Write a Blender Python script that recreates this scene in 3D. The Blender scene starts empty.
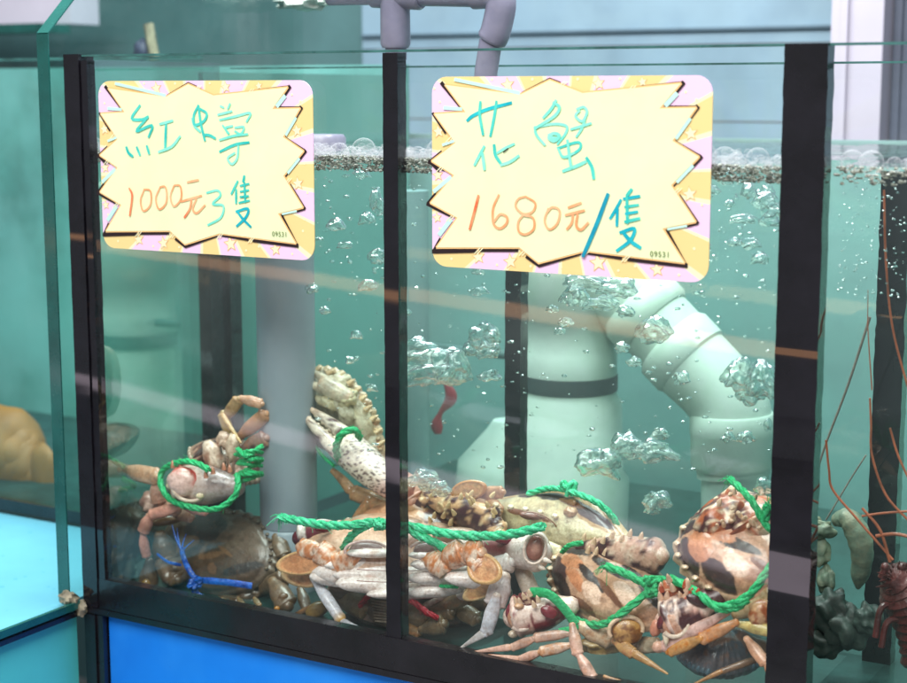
import bpy, math, random
from mathutils import Vector, noise, Matrix
random.seed(7)
scene = bpy.context.scene
COL = scene.collection

# ------------------------------------------------------------------ camera
cam_d = bpy.data.cameras.new("camera"); cam = bpy.data.objects.new("camera", cam_d); COL.objects.link(cam)
CP = Vector((0.92359, -0.96664, 0.42267))
CR = Vector((0.86227, 0.50645, -0.00045)).normalized()
CU = Vector((-0.07755, 0.13290, 0.98809)).normalized()
CF = Vector((-0.50048, 0.85196, -0.15387)).normalized()
m = Matrix((CR, CR.cross(-CF) * -1, -CF)).transposed()
m = Matrix((CR, (-CF).cross(CR), -CF)).transposed()
cam.matrix_world = Matrix.Translation(CP) @ m.to_4x4()
FPX = 1606.02
cam_d.sensor_width = 36.0; cam_d.lens = FPX / 907 * 36.0
cam_d.clip_start = 0.05; cam_d.clip_end = 50
cam_d.dof.use_dof = True; cam_d.dof.focus_distance = 1.17; cam_d.dof.aperture_fstop = 8.0
scene.camera = cam

# ------------------------------------------------------------------ light
world = bpy.data.worlds.new("World"); scene.world = world; world.use_nodes = True
bg = world.node_tree.nodes["Background"]
bg.inputs[0].default_value = (0.74, 0.80, 0.86, 1); bg.inputs[1].default_value = 0.32

def area(name, loc, target, sx, sy, power, color):
    l = bpy.data.lights.new(name, 'AREA'); l.shape = 'RECTANGLE'; l.size = sx; l.size_y = sy
    l.energy = power; l.color = color
    o = bpy.data.objects.new(name, l); COL.objects.link(o); o.location = loc
    o.rotation_euler = (Vector(target) - Vector(loc)).to_track_quat('-Z', 'Y').to_euler()
    return o
area("awning_light", (0.55, -1.3, 1.75), (0.3, 0.0, 0.2), 1.6, 1.0, 57, (1.0, 0.98, 0.95))
area("tank_light", (0.30, 0.12, 1.15), (0.30, 0.10, 0.0), 1.2, 0.35, 24, (1.0, 0.99, 0.97))
area("back_light", (0.2, 0.62, 1.5), (0.3, 0.55, 0.1), 1.6, 0.5, 20, (0.93, 1.0, 0.99))
# two long dim tubes low in front of the stall, seen only mirrored in the front glass
def tube_light(name, a, c, w, power, color):
    """a long thin tube in front of the stall, from a to c, facing the tank"""
    a, c = Vector(a), Vector(c); X = (c - a).normalized(); Z = (Vector((.25, -1, -.15)) - X * Vector((.25, -1, -.15)).dot(X)).normalized()
    o = area(name, (0, 0, 0), (0, 1, 0), (c - a).length, w, power, color)
    o.matrix_world = Matrix.Translation((a + c) / 2) @ Matrix((X, Z.cross(X), Z)).transposed().to_4x4()
tube_light("warm_tube", (-1.45, -1.32, .15), (1.05, -.40, .15), .018, .55, (1.0, .48, .22))
tube_light("pink_tube", (-1.60, -1.35, -.10), (1.10, -.42, -.10), .026, .72, (.90, .74, .86))

scene.view_settings.view_transform = 'Standard'; scene.view_settings.look = 'None'
scene.view_settings.exposure = 0.0; scene.view_settings.gamma = 1.0
scene.render.engine = 'CYCLES'
cy = scene.cycles
cy.max_bounces = 14; cy.transparent_max_bounces = 40; cy.transmission_bounces = 10; cy.glossy_bounces = 6
cy.diffuse_bounces = 4; cy.volume_bounces = 0
cy.caustics_reflective = False; cy.caustics_refractive = False
cy.use_denoising = True; cy.sample_clamp_indirect = 4.0

# ------------------------------------------------------------------ helpers
def ray(px, py): return CF + CR * ((px - 453.5) / FPX) - CU * ((py - 341.5) / FPX)
def P(px, py, Y=0.0):
    d = ray(px, py); return CP + d * ((Y - CP.y) / d.y)
def G(px, py, z=0.0):
    d = ray(px, py); return CP + d * ((z - CP.z) / d.z)
def mpp(p): return (Vector(p) - CP).dot(CF) / FPX      # metres that one photo pixel spans at p
def V(a, b, c): return (CR * a + CU * b - CF * c)

class NT:
    def __init__(s, name):
        s.m = bpy.data.materials.new(name); s.m.use_nodes = True
        s.t = s.m.node_tree; s.t.nodes.clear()
        s.out = s.n('ShaderNodeOutputMaterial')
    def n(s, typ, **kw):
        nd = s.t.nodes.new(typ)
        for k, v in kw.items(): setattr(nd, k, v)
        return nd
    def l(s, a, b): s.t.links.new(a, b)
    def math(s, op, a, b=None, clamp=False):
        nd = s.n('ShaderNodeMath', operation=op); nd.use_clamp = clamp
        for i, v in enumerate((a, b)):
            if v is None: continue
            if isinstance(v, (int, float)): nd.inputs[i].default_value = v
            else: s.l(v, nd.inputs[i])
        return nd.outputs[0]
    def mix(s, fac, a, b, mode='MIX'):
        nd = s.n('ShaderNodeMix', data_type='RGBA', blend_type=mode)
        for sock, v in ((nd.inputs[0], fac), (nd.inputs[6], a), (nd.inputs[7], b)):
            if isinstance(v, (int, float)): sock.default_value = v
            elif isinstance(v, tuple): sock.default_value = (*v, 1) if len(v) == 3 else v
            else: s.l(v, sock)
        return nd.outputs[2]
    def noise(s, scale, detail=4, rough=.55, coord='Object', dist=0.0, out=0, sc=None):
        tc = s.n('ShaderNodeTexCoord'); nd = s.n('ShaderNodeTexNoise')
        nd.inputs['Scale'].default_value = scale; nd.inputs['Detail'].default_value = detail
        nd.inputs['Roughness'].default_value = rough; nd.inputs['Distortion'].default_value = dist
        src = tc.outputs[coord]
        if sc:
            mp = s.n('ShaderNodeMapping'); mp.inputs['Scale'].default_value = sc; s.l(src, mp.inputs[0]); src = mp.outputs[0]
        s.l(src, nd.inputs['Vector']); return nd.outputs[out]
    def ramp(s, fac, stops):
        r = s.n('ShaderNodeValToRGB'); e = r.color_ramp.elements
        while len(e) < len(stops): e.new(0.5)
        for i, (p, c) in enumerate(stops):
            e[i].position = p; e[i].color = (*c, 1) if isinstance(c, tuple) else (c, c, c, 1)
        s.l(fac, r.inputs[0]); return r.outputs[0]

def principled(name, color, rough=.5, var=.12, vscale=8, bump=0, bscale=60, metal=0, coat=0, specks=None, sc=None, spec=None, fine=None):
    t = NT(name); b = t.n('ShaderNodeBsdfPrincipled'); t.l(b.outputs[0], t.out.inputs[0])
    c = color; lo = tuple(max(0, x * (1 - var * 1.6)) for x in c); hi = tuple(min(1, x * (1 + var)) for x in c)
    col = t.ramp(t.noise(vscale, 5, .6, sc=sc), [(.3, lo), (.7, hi)])
    if fine:
        col = t.mix(t.ramp(t.noise(fine[0], 3, .6), [(.45, 0.0), (.6, fine[1])]), col, fine[2])
    if specks:
        vo = t.n('ShaderNodeTexVoronoi'); vo.inputs['Scale'].default_value = specks[0]
        tc = t.n('ShaderNodeTexCoord'); t.l(tc.outputs['Object'], vo.inputs['Vector'])
        wn = t.noise(specks[0] * .11, 2)
        f = t.math('LESS_THAN', vo.outputs['Distance'], t.math('MULTIPLY', t.math('SUBTRACT', wn, specks[3] if len(specks) > 3 else .42, True), specks[1] * 6))
        col = t.mix(f, col, specks[2])
    t.l(col, b.inputs['Base Color'])
    b.inputs['Metallic'].default_value = metal
    if spec is not None: b.inputs['Specular IOR Level'].default_value = spec
    b.inputs['Coat Weight'].default_value = coat; b.inputs['Coat Roughness'].default_value = .03 if coat >= 1 else .1
    r = t.math('ADD', t.math('MULTIPLY', t.noise(vscale * 3, 3), .25), rough - .12, True); t.l(r, b.inputs['Roughness'])
    if bump:
        bn = t.n('ShaderNodeBump'); bn.inputs['Strength'].default_value = bump; bn.inputs['Distance'].default_value = .002
        t.l(t.noise(bscale, 5, .6), bn.inputs['Height']); t.l(bn.outputs[0], b.inputs['Normal'])
    return t.m

def thin_glass(name, tint=(.96, .985, .975), base=.045, scratch=.02, boost=1.0, rough=0.0, grime=None):
    t = NT(name); lw = t.n('ShaderNodeLayerWeight'); lw.inputs[0].default_value = .5
    f = t.math('ADD', t.math('MULTIPLY', t.math('POWER', lw.outputs['Facing'], 5.0), .9), base, True)
    if boost != 1: f = t.math('MULTIPLY', f, boost, True)
    tr = t.n('ShaderNodeBsdfTransparent'); tr.inputs[0].default_value = (*tint, 1)
    gl = t.n('ShaderNodeBsdfGlossy'); gl.inputs['Roughness'].default_value = rough
    mx = t.n('ShaderNodeMixShader'); t.l(f, mx.inputs[0]); t.l(tr.outputs[0], mx.inputs[1]); t.l(gl.outputs[0], mx.inputs[2])
    df = t.n('ShaderNodeBsdfDiffuse'); df.inputs[0].default_value = (*(grime or (.75, .8, .78)), 1)
    dirt = t.ramp(t.noise(9, 8, .7, dist=.6), [(.45, 0.0), (.9, 1.0)])
    fac = t.math('MULTIPLY', dirt, scratch)
    m2 = t.n('ShaderNodeMixShader'); t.l(fac, m2.inputs[0]); t.l(mx.outputs[0], m2.inputs[1]); t.l(df.outputs[0], m2.inputs[2])
    t.l(m2.outputs[0], t.out.inputs[0]); return t.m

class MB:
    def __init__(s): s.v = []; s.f = []; s.c = []; s.mi = []
    def add(s, verts, faces, cols=None, mi=0):
        b = len(s.v); s.v += [Vector(v) for v in verts]
        s.c += cols if cols else [(1, 1, 1)] * len(verts)
        s.f += [tuple(b + i for i in f) for f in faces]; s.mi += [mi] * len(faces)
    def box(s, lo, hi, mi=0):
        x0, y0, z0 = lo; x1, y1, z1 = hi
        v = [(x, y, z) for z in (z0, z1) for y in (y0, y1) for x in (x0, x1)]
        s.add(v, [(0, 2, 3, 1), (4, 5, 7, 6), (0, 1, 5, 4), (2, 6, 7, 3), (0, 4, 6, 2), (1, 3, 7, 5)], None, mi)
    def wavy(s, x0, x1, y0, y1, z0, z1, amp=.0006, n=90, seed=0, mi=0):
        vs = []; fs = []
        for i in range(n + 1):
            z = z0 + (z1 - z0) * i / n
            a = x0 + amp * (noise.noise(Vector((z * 60, seed, 0))) + .5 * noise.noise(Vector((z * 260, seed, 3))))
            c = x1 + amp * (noise.noise(Vector((z * 60, seed, 7))) + .5 * noise.noise(Vector((z * 260, seed, 9))))
            f = y0 - amp * .4 * noise.noise(Vector((z * 40, seed, 5)))
            vs += [(a, f, z), (c, f, z), (c, y1, z), (a, y1, z)]
        for i in range(n):
            for k in range(4): fs.append((4 * i + k, 4 * i + (k + 1) % 4, 4 * i + 4 + (k + 1) % 4, 4 * i + 4 + k))
        fs += [(3, 2, 1, 0), (4 * n, 4 * n + 1, 4 * n + 2, 4 * n + 3)]
        s.add(vs, fs, None, mi)
    def tube(s, pts, rad, n=12, colf=None, mi=0, lobes=0, twist=0, caps=True, flat=None, up=None):
        """swept tube; rad: number or list; flat: ratio of the second axis"""
        pts = [Vector(p) for p in pts]; N = len(pts)
        rad = rad if isinstance(rad, (list, tuple)) else [rad] * N
        T = [(pts[min(i + 1, N - 1)] - pts[max(i - 1, 0)]).normalized() for i in range(N)]
        u = Vector(up) if up is not None else Vector((0, 0, 1))
        if abs(u.dot(T[0])) > .95: u = Vector((1, 0, 0))
        x = (u - T[0] * u.dot(T[0])).normalized(); vs = []; cs = []; run = 0
        for i in range(N):
            x = (x - T[i] * x.dot(T[i]));
            x = x.normalized() if x.length > 1e-9 else T[i].orthogonal().normalized()
            y = T[i].cross(x)
            if i: run += (pts[i] - pts[i - 1]).length
            for k in range(n):
                a = 2 * math.pi * k / n
                r = rad[i] * (1 + (.2 * math.cos(lobes * (a - run * twist)) if lobes else 0))
                p = pts[i] + y * (r * math.cos(a)) + x * (r * math.sin(a) * (flat or 1))
                vs.append(p); cs.append(colf(i / (N - 1), a, p) if colf else (1, 1, 1))
        fs = []
        for i in range(N - 1):
            for k in range(n):
                k2 = (k + 1) % n; fs.append((i * n + k, i * n + k2, (i + 1) * n + k2, (i + 1) * n + k))
        if caps: fs.append(tuple(range(n - 1, -1, -1))); fs.append(tuple((N - 1) * n + k for k in range(n)))
        s.add(vs, fs, cs, mi)
    def ball(s, c, rx, ry=None, rz=None, ax=None, n=12, mi=0, colf=None, wob=0, seed=0):
        ry = ry or rx; rz = rz or rx; c = Vector(c)
        ax = ax or (Vector((1, 0, 0)), Vector((0, 1, 0)), Vector((0, 0, 1)))
        vs = []; fs = []; cs = []
        for i in range(n + 1):
            th = math.pi * i / n
            for k in range(2 * n):
                ph = math.pi * k / n
                d = Vector((math.sin(th) * math.cos(ph), math.sin(th) * math.sin(ph), math.cos(th)))
                w = 1 + wob * noise.noise(d * 1.9 + Vector((seed, seed * 2.1, 0))) if wob else 1
                p = c + ax[0] * (d.x * rx * w) + ax[1] * (d.y * ry * w) + ax[2] * (d.z * rz * w)
                vs.append(p); cs.append(colf(d, p) if colf else (1, 1, 1))
        for i in range(n):
            for k in range(2 * n):
                k2 = (k + 1) % (2 * n)
                fs.append((i * 2 * n + k, (i + 1) * 2 * n + k, (i + 1) * 2 * n + k2, i * 2 * n + k2))
        s.add(vs, fs, cs, mi)
    def build(s, name, mats, parent=None, origin=None, smooth=True, sharp=42):
        o0 = Vector(origin) if origin is not None else Vector((0, 0, 0))
        base = parent.matrix_world.translation if parent is not None else Vector((0, 0, 0))
        if parent is not None and origin is None: o0 = base.copy()
        me = bpy.data.meshes.new(name)
        me.from_pydata([tuple(v - o0) for v in s.v], [], s.f)
        for mt in (mats if isinstance(mats, (list, tuple)) else [mats]): me.materials.append(mt)
        me.polygons.foreach_set('material_index', s.mi)
        me.polygons.foreach_set('use_smooth', [smooth] * len(s.f))
        a = me.color_attributes.new('Col', 'FLOAT_COLOR', 'POINT')
        fl = []
        for c in s.c: fl += [c[0], c[1], c[2], 1]
        a.data.foreach_set('color', fl)
        me.validate(); me.update()
        if smooth: me.set_sharp_from_angle(angle=math.radians(sharp))
        o = bpy.data.objects.new(name, me); COL.objects.link(o)
        if parent is not None: o.parent = parent
        o.location = o0 - base
        bpy.context.view_layer.update()
        return o
def tag(o, label=None, cat=None, group=None, kind=None):
    if label: o['label'] = label
    if cat: o['category'] = cat
    if group: o['group'] = group
    if kind: o['kind'] = kind
    return o
def empty(name, loc):
    o = bpy.data.objects.new(name, None); COL.objects.link(o); o.location = loc; o.empty_display_size = .02
    bpy.context.view_layer.update(); return o
def smooth_path(pts, k=8):
    pts = [Vector(p) for p in pts]
    if len(pts) < 3:
        return [pts[0].lerp(pts[1], i / k) for i in range(k + 1)]
    q = [pts[0] * 2 - pts[1]] + pts + [pts[-1] * 2 - pts[-2]]; out = []
    for i in range(1, len(q) - 2):
        for j in range(k):
            t = j / k; a, b, c, d = q[i - 1:i + 3]
            out.append(.5 * ((2 * b) + (c - a) * t + (2 * a - 5 * b + 4 * c - d) * t * t + (3 * b - a - 3 * c + d) * t ** 3))
    out.append(pts[-1]); return out
def mixc(a, b, t):
    t = max(0, min(1, t)); return tuple(a[i] * (1 - t) + b[i] * t for i in range(3))
def nz(p, s, o=0): return noise.fractal(Vector(p) * s + Vector((o, o * .7, -o)), 1.0, 2.0, 4)
def sm(a, b, x):
    t = max(0, min(1, (x - a) / (b - a))); return t * t * (3 - 2 * t)

# ------------------------------------------------------------------ materials
M = {}
M['black'] = principled('black_silicone', (.008, .007, .011), .6, .3, 30, .25, 90, specks=(420, .010, (.32, .34, .38), .52), coat=1.0, spec=.1)
M['black_wet'] = principled('black_frame', (.008, .007, .010), .30, .4, 20, .5, 60, specks=(300, .012, (.20, .19, .20), .54), coat=.4)
M['teal_back'] = principled('teal_tank_back', (.20, .325, .325), .6, .14, 3, sc=(1, 1, 3), fine=(26, .12, (.2, .42, .38)))
M['teal_light'] = principled('pale_teal_back', (.30, .60, .52), .6, .12, 3, sc=(1, 1, 3))
M['teal_side'] = principled('teal_side_back', (.13, .33, .30), .6, .16, 3)
M['floor'] = principled('tank_floor', (.016, .055, .050), .4, .4, 14, .2, 50)
M['wall_blue'] = principled('blue_wall', (.235, .36, .46), .5, .22, 2.5, .15, 12, fine=(12, .3, (.26, .38, .45)))
M['wall_teal'] = principled('teal_wall', (.10, .215, .225), .5, .22, 3, .1, 20)
M['blue_panel'] = principled('blue_panel', (.002, .235, 1.0), .6, .16, 4, .03, 90, fine=(9, .35, (.03, .34, 1.0)), specks=(60, .02, (.01, .10, .5), .46))
M['cyan_foam'] = principled('pale_cyan_sheet', (.15, .50, .66), .45, .07, 7, .1, 50, specks=(60, .10, (.09, .42, .58), .36))
M['teal_cab'] = principled('teal_panel', (.09, .60, .60), .45, .1, 6, .05, 60)
M['pvc_grey'] = principled('grey_pvc', (.30, .35, .40), .4, .09, 12, .06, 90, coat=.1, fine=(45, .15, (.26, .33, .36)))
M['pvc_purple'] = principled('purple_grey_pvc', (.22, .22, .31), .35, .2, 14, .08, 90, coat=.15, fine=(40, .4, (.29, .28, .36)), specks=(80, .03, (.12, .12, .16), .48))
M['pvc_white'] = principled('white_pvc', (.72, .79, .73), .46, .14, 7, .12, 60, fine=(14, .6, (.46, .58, .47)), specks=(90, .02, (.40, .46, .36), .46))
M['band'] = principled('black_rubber', (.035, .055, .058), .5, .2, 40, specks=(500, .02, (.4, .46, .46), .40))
M['lilac'] = principled('lilac_post', (.44, .42, .51), .5, .05, 6)
M['darkwall'] = principled('dark_wall', (.10, .12, .17), .5, .2, 8)
M['glass'] = thin_glass('tank_glass', (.98, .994, .988), .028, .035)
M['glass_side'] = thin_glass('side_glass', (.80, .95, .90), .26, .07, 1.0, .03, (.30, .40, .36))
M['glass_tall'] = thin_glass('tall_glass', (.88, .96, .94), .016, .04)
M['glass_edge'] = principled('glass_edge', (.010, .10, .088), .25, .2, 25, coat=.5)
M['glass_rim'] = principled('rim_edge', (.05, .16, .15), .3, .35, 40, coat=.4, specks=(300, .02, (.35, .42, .42), .45))
M['red'] = principled('red_ribbon', (.42, .04, .06), .5, .15, 20)
M['lobster'] = principled('lobster_shell', (.09, .014, .012), .4, .4, 60, .8, 150, coat=.4, specks=(260, .03, (.5, .22, .15), .45))
M['antenna'] = principled('antenna', (.34, .10, .045), .35, .3, 60, .2, 200, coat=.2)
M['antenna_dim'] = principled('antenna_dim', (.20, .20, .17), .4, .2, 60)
M['tan_flesh'] = principled('tan_flesh', (.34, .155, .035), .6, .25, 18, .1, 40, fine=(22, .5, (.26, .15, .06)))
M['black_ink'] = principled('black_ink', (.02, .008, .010), .5, .1, 20)
M['rope_green'] = principled('rope_green', (.006, .42, .13), .42, .18, 60, .9, 420, coat=.1, sc=(1, 1, 1), fine=(380, .5, (.05, .60, .25)))
M['rope_mint'] = principled('rope_mint', (.03, .58, .26), .42, .16, 60, .9, 420, fine=(380, .5, (.22, .78, .52)))
M['rope_red'] = principled('rope_red', (.50, .010, .03), .4, .2, 60, .8, 400, coat=.1)
M['strap_blue'] = principled('strap_blue', (.008, .085, .52), .25, .35, 50, .8, 300, coat=.4, fine=(200, .5, (.02, .20, .80)))

def shell_mat():
    t = NT('crab_shell'); b = t.n('ShaderNodeBsdfPrincipled'); t.l(b.outputs[0], t.out.inputs[0])
    at = t.n('ShaderNodeAttribute', attribute_name='Col')
    f1 = t.ramp(t.noise(420, 5, .65), [(.32, (.74, .66, .60)), (.60, (1.08, 1.08, 1.08))])
    c = t.mix(.75, at.outputs['Color'], f1, 'MULTIPLY')
    f2 = t.ramp(t.noise(70, 4, .6), [(.35, (.80, .74, .72)), (.65, (1.05, 1.04, 1.02))])
    c = t.mix(.8, c, f2, 'MULTIPLY')
    tcv = t.n('ShaderNodeTexCoord'); vo = t.n('ShaderNodeTexVoronoi'); vo.inputs['Scale'].default_value = 620; t.l(tcv.outputs['Object'], vo.inputs['Vector'])
    gr = t.ramp(vo.outputs['Distance'], [(.12, (1.10, 1.08, 1.04)), (.55, (.80, .76, .74))]); c = t.mix(.20, c, gr, 'MULTIPLY')
    fl = t.ramp(t.noise(260, 2, .5), [(.60, 0.0), (.70, 1.0)]); c = t.mix(t.math('MULTIPLY', fl, .35), c, (.20, .10, .06), 'MIX')
    hs = t.n('ShaderNodeHueSaturation'); hs.inputs['Saturation'].default_value = 1.14; t.l(c, hs.inputs['Color'])
    gm = t.n('ShaderNodeGamma'); gm.inputs[1].default_value = 1.12; t.l(hs.outputs[0], gm.inputs[0])
    t.l(gm.outputs[0], b.inputs['Base Color'])
    r = t.math('ADD', t.math('MULTIPLY', t.noise(150, 3), .45), .16, True); t.l(r, b.inputs['Roughness'])
    b.inputs['Coat Weight'].default_value = .6; b.inputs['Coat Roughness'].default_value = .13
    b.inputs['Subsurface Weight'].default_value = .0
    bn = t.n('ShaderNodeBump'); bn.inputs['Strength'].default_value = .42; bn.inputs['Distance'].default_value = .0010
    h = t.math('ADD', t.noise(330, 6, .68), t.math('ADD', t.math('MULTIPLY', t.noise(90, 3), 1.6), t.math('MULTIPLY', vo.outputs['Distance'], -.22))); t.l(h, bn.inputs['Height']); t.l(bn.outputs[0], b.inputs['Normal'])
    return t.m
M['shell'] = shell_mat()

def bubble_mat(name, ior, rough=0.02):
    t = NT(name); g = t.n('ShaderNodeBsdfGlass'); g.inputs['IOR'].default_value = ior; g.inputs['Roughness'].default_value = rough
    g.inputs['Color'].default_value = (.93, 1, .98, 1)
    bn = t.n('ShaderNodeBump'); bn.inputs['Strength'].default_value = .40; bn.inputs['Distance'].default_value = .0014
    t.l(t.noise(160, 4, .6, dist=.8), bn.inputs['Height']); t.l(bn.outputs[0], g.inputs['Normal'])
    tr = t.n('ShaderNodeBsdfTransparent'); gl = t.n('ShaderNodeBsdfGlossy'); gl.inputs['Roughness'].default_value = .12
    gl.inputs['Color'].default_value = (.9, .97, .95, 1); t.l(bn.outputs[0], gl.inputs['Normal'])
    m1 = t.n('ShaderNodeMixShader'); m1.inputs[0].default_value = .08; t.l(g.outputs[0], m1.inputs[1]); t.l(gl.outputs[0], m1.inputs[2])
    m2 = t.n('ShaderNodeMixShader'); m2.inputs[0].default_value = .36; t.l(m1.outputs[0], m2.inputs[1]); t.l(tr.outputs[0], m2.inputs[2])
    t.l(m2.outputs[0], t.out.inputs[0]); return t.m
M['bubble'] = bubble_mat('air_bubble', .75)

def film_mat():
    t = NT('bubble_film'); lw = t.n('ShaderNodeLayerWeight'); lw.inputs[0].default_value = .5
    f = t.math('ADD', t.math('MULTIPLY', t.math('POWER', lw.outputs['Facing'], 3.6), .60), .03, True)
    tr = t.n('ShaderNodeBsdfTransparent'); gl = t.n('ShaderNodeBsdfPrincipled'); gl.inputs['Base Color'].default_value = (.80, .80, .86, 1)
    gl.inputs['Roughness'].default_value = .15
    mx = t.n('ShaderNodeMixShader'); t.l(f, mx.inputs[0]); t.l(tr.outputs[0], mx.inputs[1]); t.l(gl.outputs[0], mx.inputs[2])
    t.l(mx.outputs[0], t.out.inputs[0]); return t.m
M['film'] = film_mat()
M['scum'] = principled('foam_scum', (.19, .215, .165), .3, .5, 220, .8, 400, fine=(420, .8, (.58, .60, .55)))

def water_mat(name, dens, col, sdens, scol):
    t = NT(name)
    geo = t.n('ShaderNodeNewGeometry'); sp = t.n('ShaderNodeSeparateXYZ'); t.l(geo.outputs['True Normal'], sp.inputs[0])
    top = t.math('GREATER_THAN', t.math('ABSOLUTE', sp.outputs['Z']), .45)
    inner = t.math('GREATER_THAN', 2.0, 1.0)
    lw = t.n('ShaderNodeLayerWeight'); lw.inputs[0].default_value = .5
    f = t.math('MULTIPLY', t.math('ADD', t.math('MULTIPLY', t.math('POWER', lw.outputs['Facing'], 4.0), .8), .03, True), top)
    tr = t.n('ShaderNodeBsdfTransparent'); gl = t.n('ShaderNodeBsdfGlossy'); gl.inputs['Roughness'].default_value = .03
    mx = t.n('ShaderNodeMixShader'); t.l(f, mx.inputs[0]); t.l(tr.outputs[0], mx.inputs[1]); t.l(gl.outputs[0], mx.inputs[2])
    t.l(mx.outputs[0], t.out.inputs[0])
    va = t.n('ShaderNodeVolumeAbsorption'); va.inputs[0].default_value = (*col, 1); va.inputs[1].default_value = dens
    vs = t.n('ShaderNodeVolumeScatter'); vs.inputs[0].default_value = (*scol, 1); vs.inputs[1].default_value = sdens
    ad = t.n('ShaderNodeAddShader'); t.l(va.outputs[0], ad.inputs[0]); t.l(vs.outputs[0], ad.inputs[1])
    t.l(ad.outputs[0], t.out.inputs[1]); return t.m
M['water'] = water_mat('tank_water', 1.0, (.35, .88, .80), .24, (.66, .86, .84))

# ------------------------------------------------------------------ setting
W0, W1 = -0.002, 0.620           # main tank, outer faces
POST = 0.5925                    # left side of the right post
DB = 0.185                       # rear pane
HT = 0.450
b = MB(); XB = P(366, 30, 1.0).x; b.box((-2.5, 1.00, -1.0), (XB - .002, 1.03, 2.2)); b.build('back_wall', M['wall_teal'])['kind'] = 'structure'
b = MB()
for z0, z1 in ((-1.0, .383), (.3855, .480), (.4825, 2.2)): b.box((XB, .99, z0), (3.5, 1.02, z1))
b.build('wall_boards', M['wall_blue'])['kind'] = 'structure'
b = MB()
for zs in (P(700, 29, .985).z, P(700, -25, .985).z): b.box((XB + .002, .984, zs - .0018), (3.4, .9895, zs + .0018))
b.build('wall_seams', principled('seam', (.09, .15, .20), .6, .2, 8))['kind'] = 'structure'
b = MB(); b.box((-3, -3.5, -.60), (4, 3, -.58)); b.build('ground', principled('wet_floor', (.26, .27, .28), .4, .3, 5))['kind'] = 'structure'

# lilac post and dark strip at the top right
def vbar(name, px0, px1, Y, z0, z1, mat, label, cat, d=.05):
    a = P(px0, 60, Y).x; c = P(px1, 60, Y).x
    b = MB(); b.box((a, Y, z0), (c, Y + d, z1)); b.box((a + .012, Y - .006, z0), (a + .020, Y, z1))
    return tag(b.build(name, mat, origin=((a + c) / 2, Y, z0)), label, cat)
vbar('door_post', 830, 882, .80, -.58, 1.2, M['lilac'], 'pale lilac upright post standing behind the right end of the tank', 'post')
vbar('dark_shutter', 884, 1100, .84, -.58, 1.2, M['darkwall'], 'dark blue grey shutter at the far right edge behind the lilac post', 'shutter')

# lower cabinet with blue front
cab = empty('tank_cabinet', (0.3, 0.1, -.58))
tag(cab, 'bright blue panelled cabinet with black frame under the crab tank', 'cabinet')
b = MB(); b.box((.018, .004, -.57), (1.6, .012, -.0105)); b.build('front_panel', M['blue_panel'], cab)
b = MB(); b.box((-.004, -.002, -.58), (.003, .010, -.0105)); b.box((.0035, -.004, -.58), (.0095, .010, -.0105)); b.box((.010, -.002, -.58), (.0165, .010, -.0105)); b.build('corner_post', M['black_wet'], cab)
b = MB(); b.box((-.004, -.003, -.0095), (1.6, .19, -.0045)); b.build('top_rail', M['black_wet'], cab)
b = MB(); b.box((-.004, .02, -.57), (1.6, .19, -.012)); b.build('carcass', M['teal_cab'], cab)

# bench at the left
bench = empty('side_bench', (-.5, 0, -.58))
tag(bench, 'low bench with pale cyan spotted top and teal side at bottom left', 'bench')
b = MB(); b.box((-1.6, -.20, -.012), (-.030, .188, -.008)); b.build('top_sheet', M['cyan_foam'], bench)
b = MB(); b.box((-.007, -.20, -.0055), (-.0035, -.004, .0005)); b.build('glass_edging', M['glass_edge'], bench)
b = MB(); b.box((-.031, -.20, -.0075), (-.0075, -.004, -.0060)); b.build('glass_lip', M['cyan_foam'], bench)
b = MB(); b.box((-.010, -.20, -.0125), (-.005, -.004, -.0085)); b.build('edge_trim', M['black_wet'], bench)
b = MB(); b.box((-.0295, -.20, -.58), (-.011, -.004, -.0135)); b.build('side_panel', M['teal_cab'], bench)

# ------------------------------------------------------------------ main tank
tank = empty('crab_tank', (0.3, 0.09, 0.0))
tag(tank, 'glass crab tank with black corner posts and black seam strips', 'tank')
b = MB(); b.box((.0005, 0, .0), (POST, .006, HT)); b.build('front_glass', M['glass'], tank)
b = MB(); b.box((.0, .0003, HT), (1.6, .0065, HT + .0016)); b.build('glass_rim', M['glass_rim'], tank)
b = MB(); b.box((.0, DB, 0), (1.5, DB + .005, HT - .008)); b.build('rear_glass', M['glass'], tank)
b = MB(); b.box((.017, DB - .001, HT - .0078), (1.5, DB + .006, HT - .0063)); b.build('rear_rim', M['glass_rim'], tank)
b = MB(); b.box((.0, .008, .0), (.005, DB - .001, HT - .002)); b.build('side_glass', M['glass_side'], tank)
b = MB(); b.wavy(-.003, .013, -.0035, .014, -.004, HT + .002, .0004, seed=1); b.wavy(.0136, .0205, -.002, .007, -.002, HT - .003, .0007, seed=2); b.build('corner_post', M['black'], tank)
b = MB(); b.wavy(POST, W1, -.003, .010, -.004, HT + .0015, .0007, seed=3); b.build('corner_post', M['black'], tank)
b = MB(); b.wavy(.2985, .3110, -.0012, .010, .0, HT - .0005, .0006, seed=4); b.build('seam_strip', M['black'], tank)
b = MB(); b.wavy(.2985, .3130, DB - .004, DB + .009, .0, HT - .040, .0008, seed=5); b.build('rear_seam_strip', M['black'], tank)
b = MB(); b.box((-.001, DB - .03, .0), (.012, DB + .009, .43)); b.box((.0121, DB - .007, .0), (.0165, DB + .009, .43)); b.build('rear_corner_post', M['black'], tank)
b = MB(); b.wavy(.604, .625, DB - .004, DB + .009, .0, .366, .0012, seed=6); b.build('rear_corner_post', M['black'], tank)
b = MB(); b.box((-.003, -.0022, -.0042), (1.6, .008, .0215)); b.build('bottom_rail', M['black_wet'], tank)
b = MB(); b.box((.006, .009, -.0015), (1.5, .60, .0015)); b.build('floor_panel', M['floor'], tank)

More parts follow.
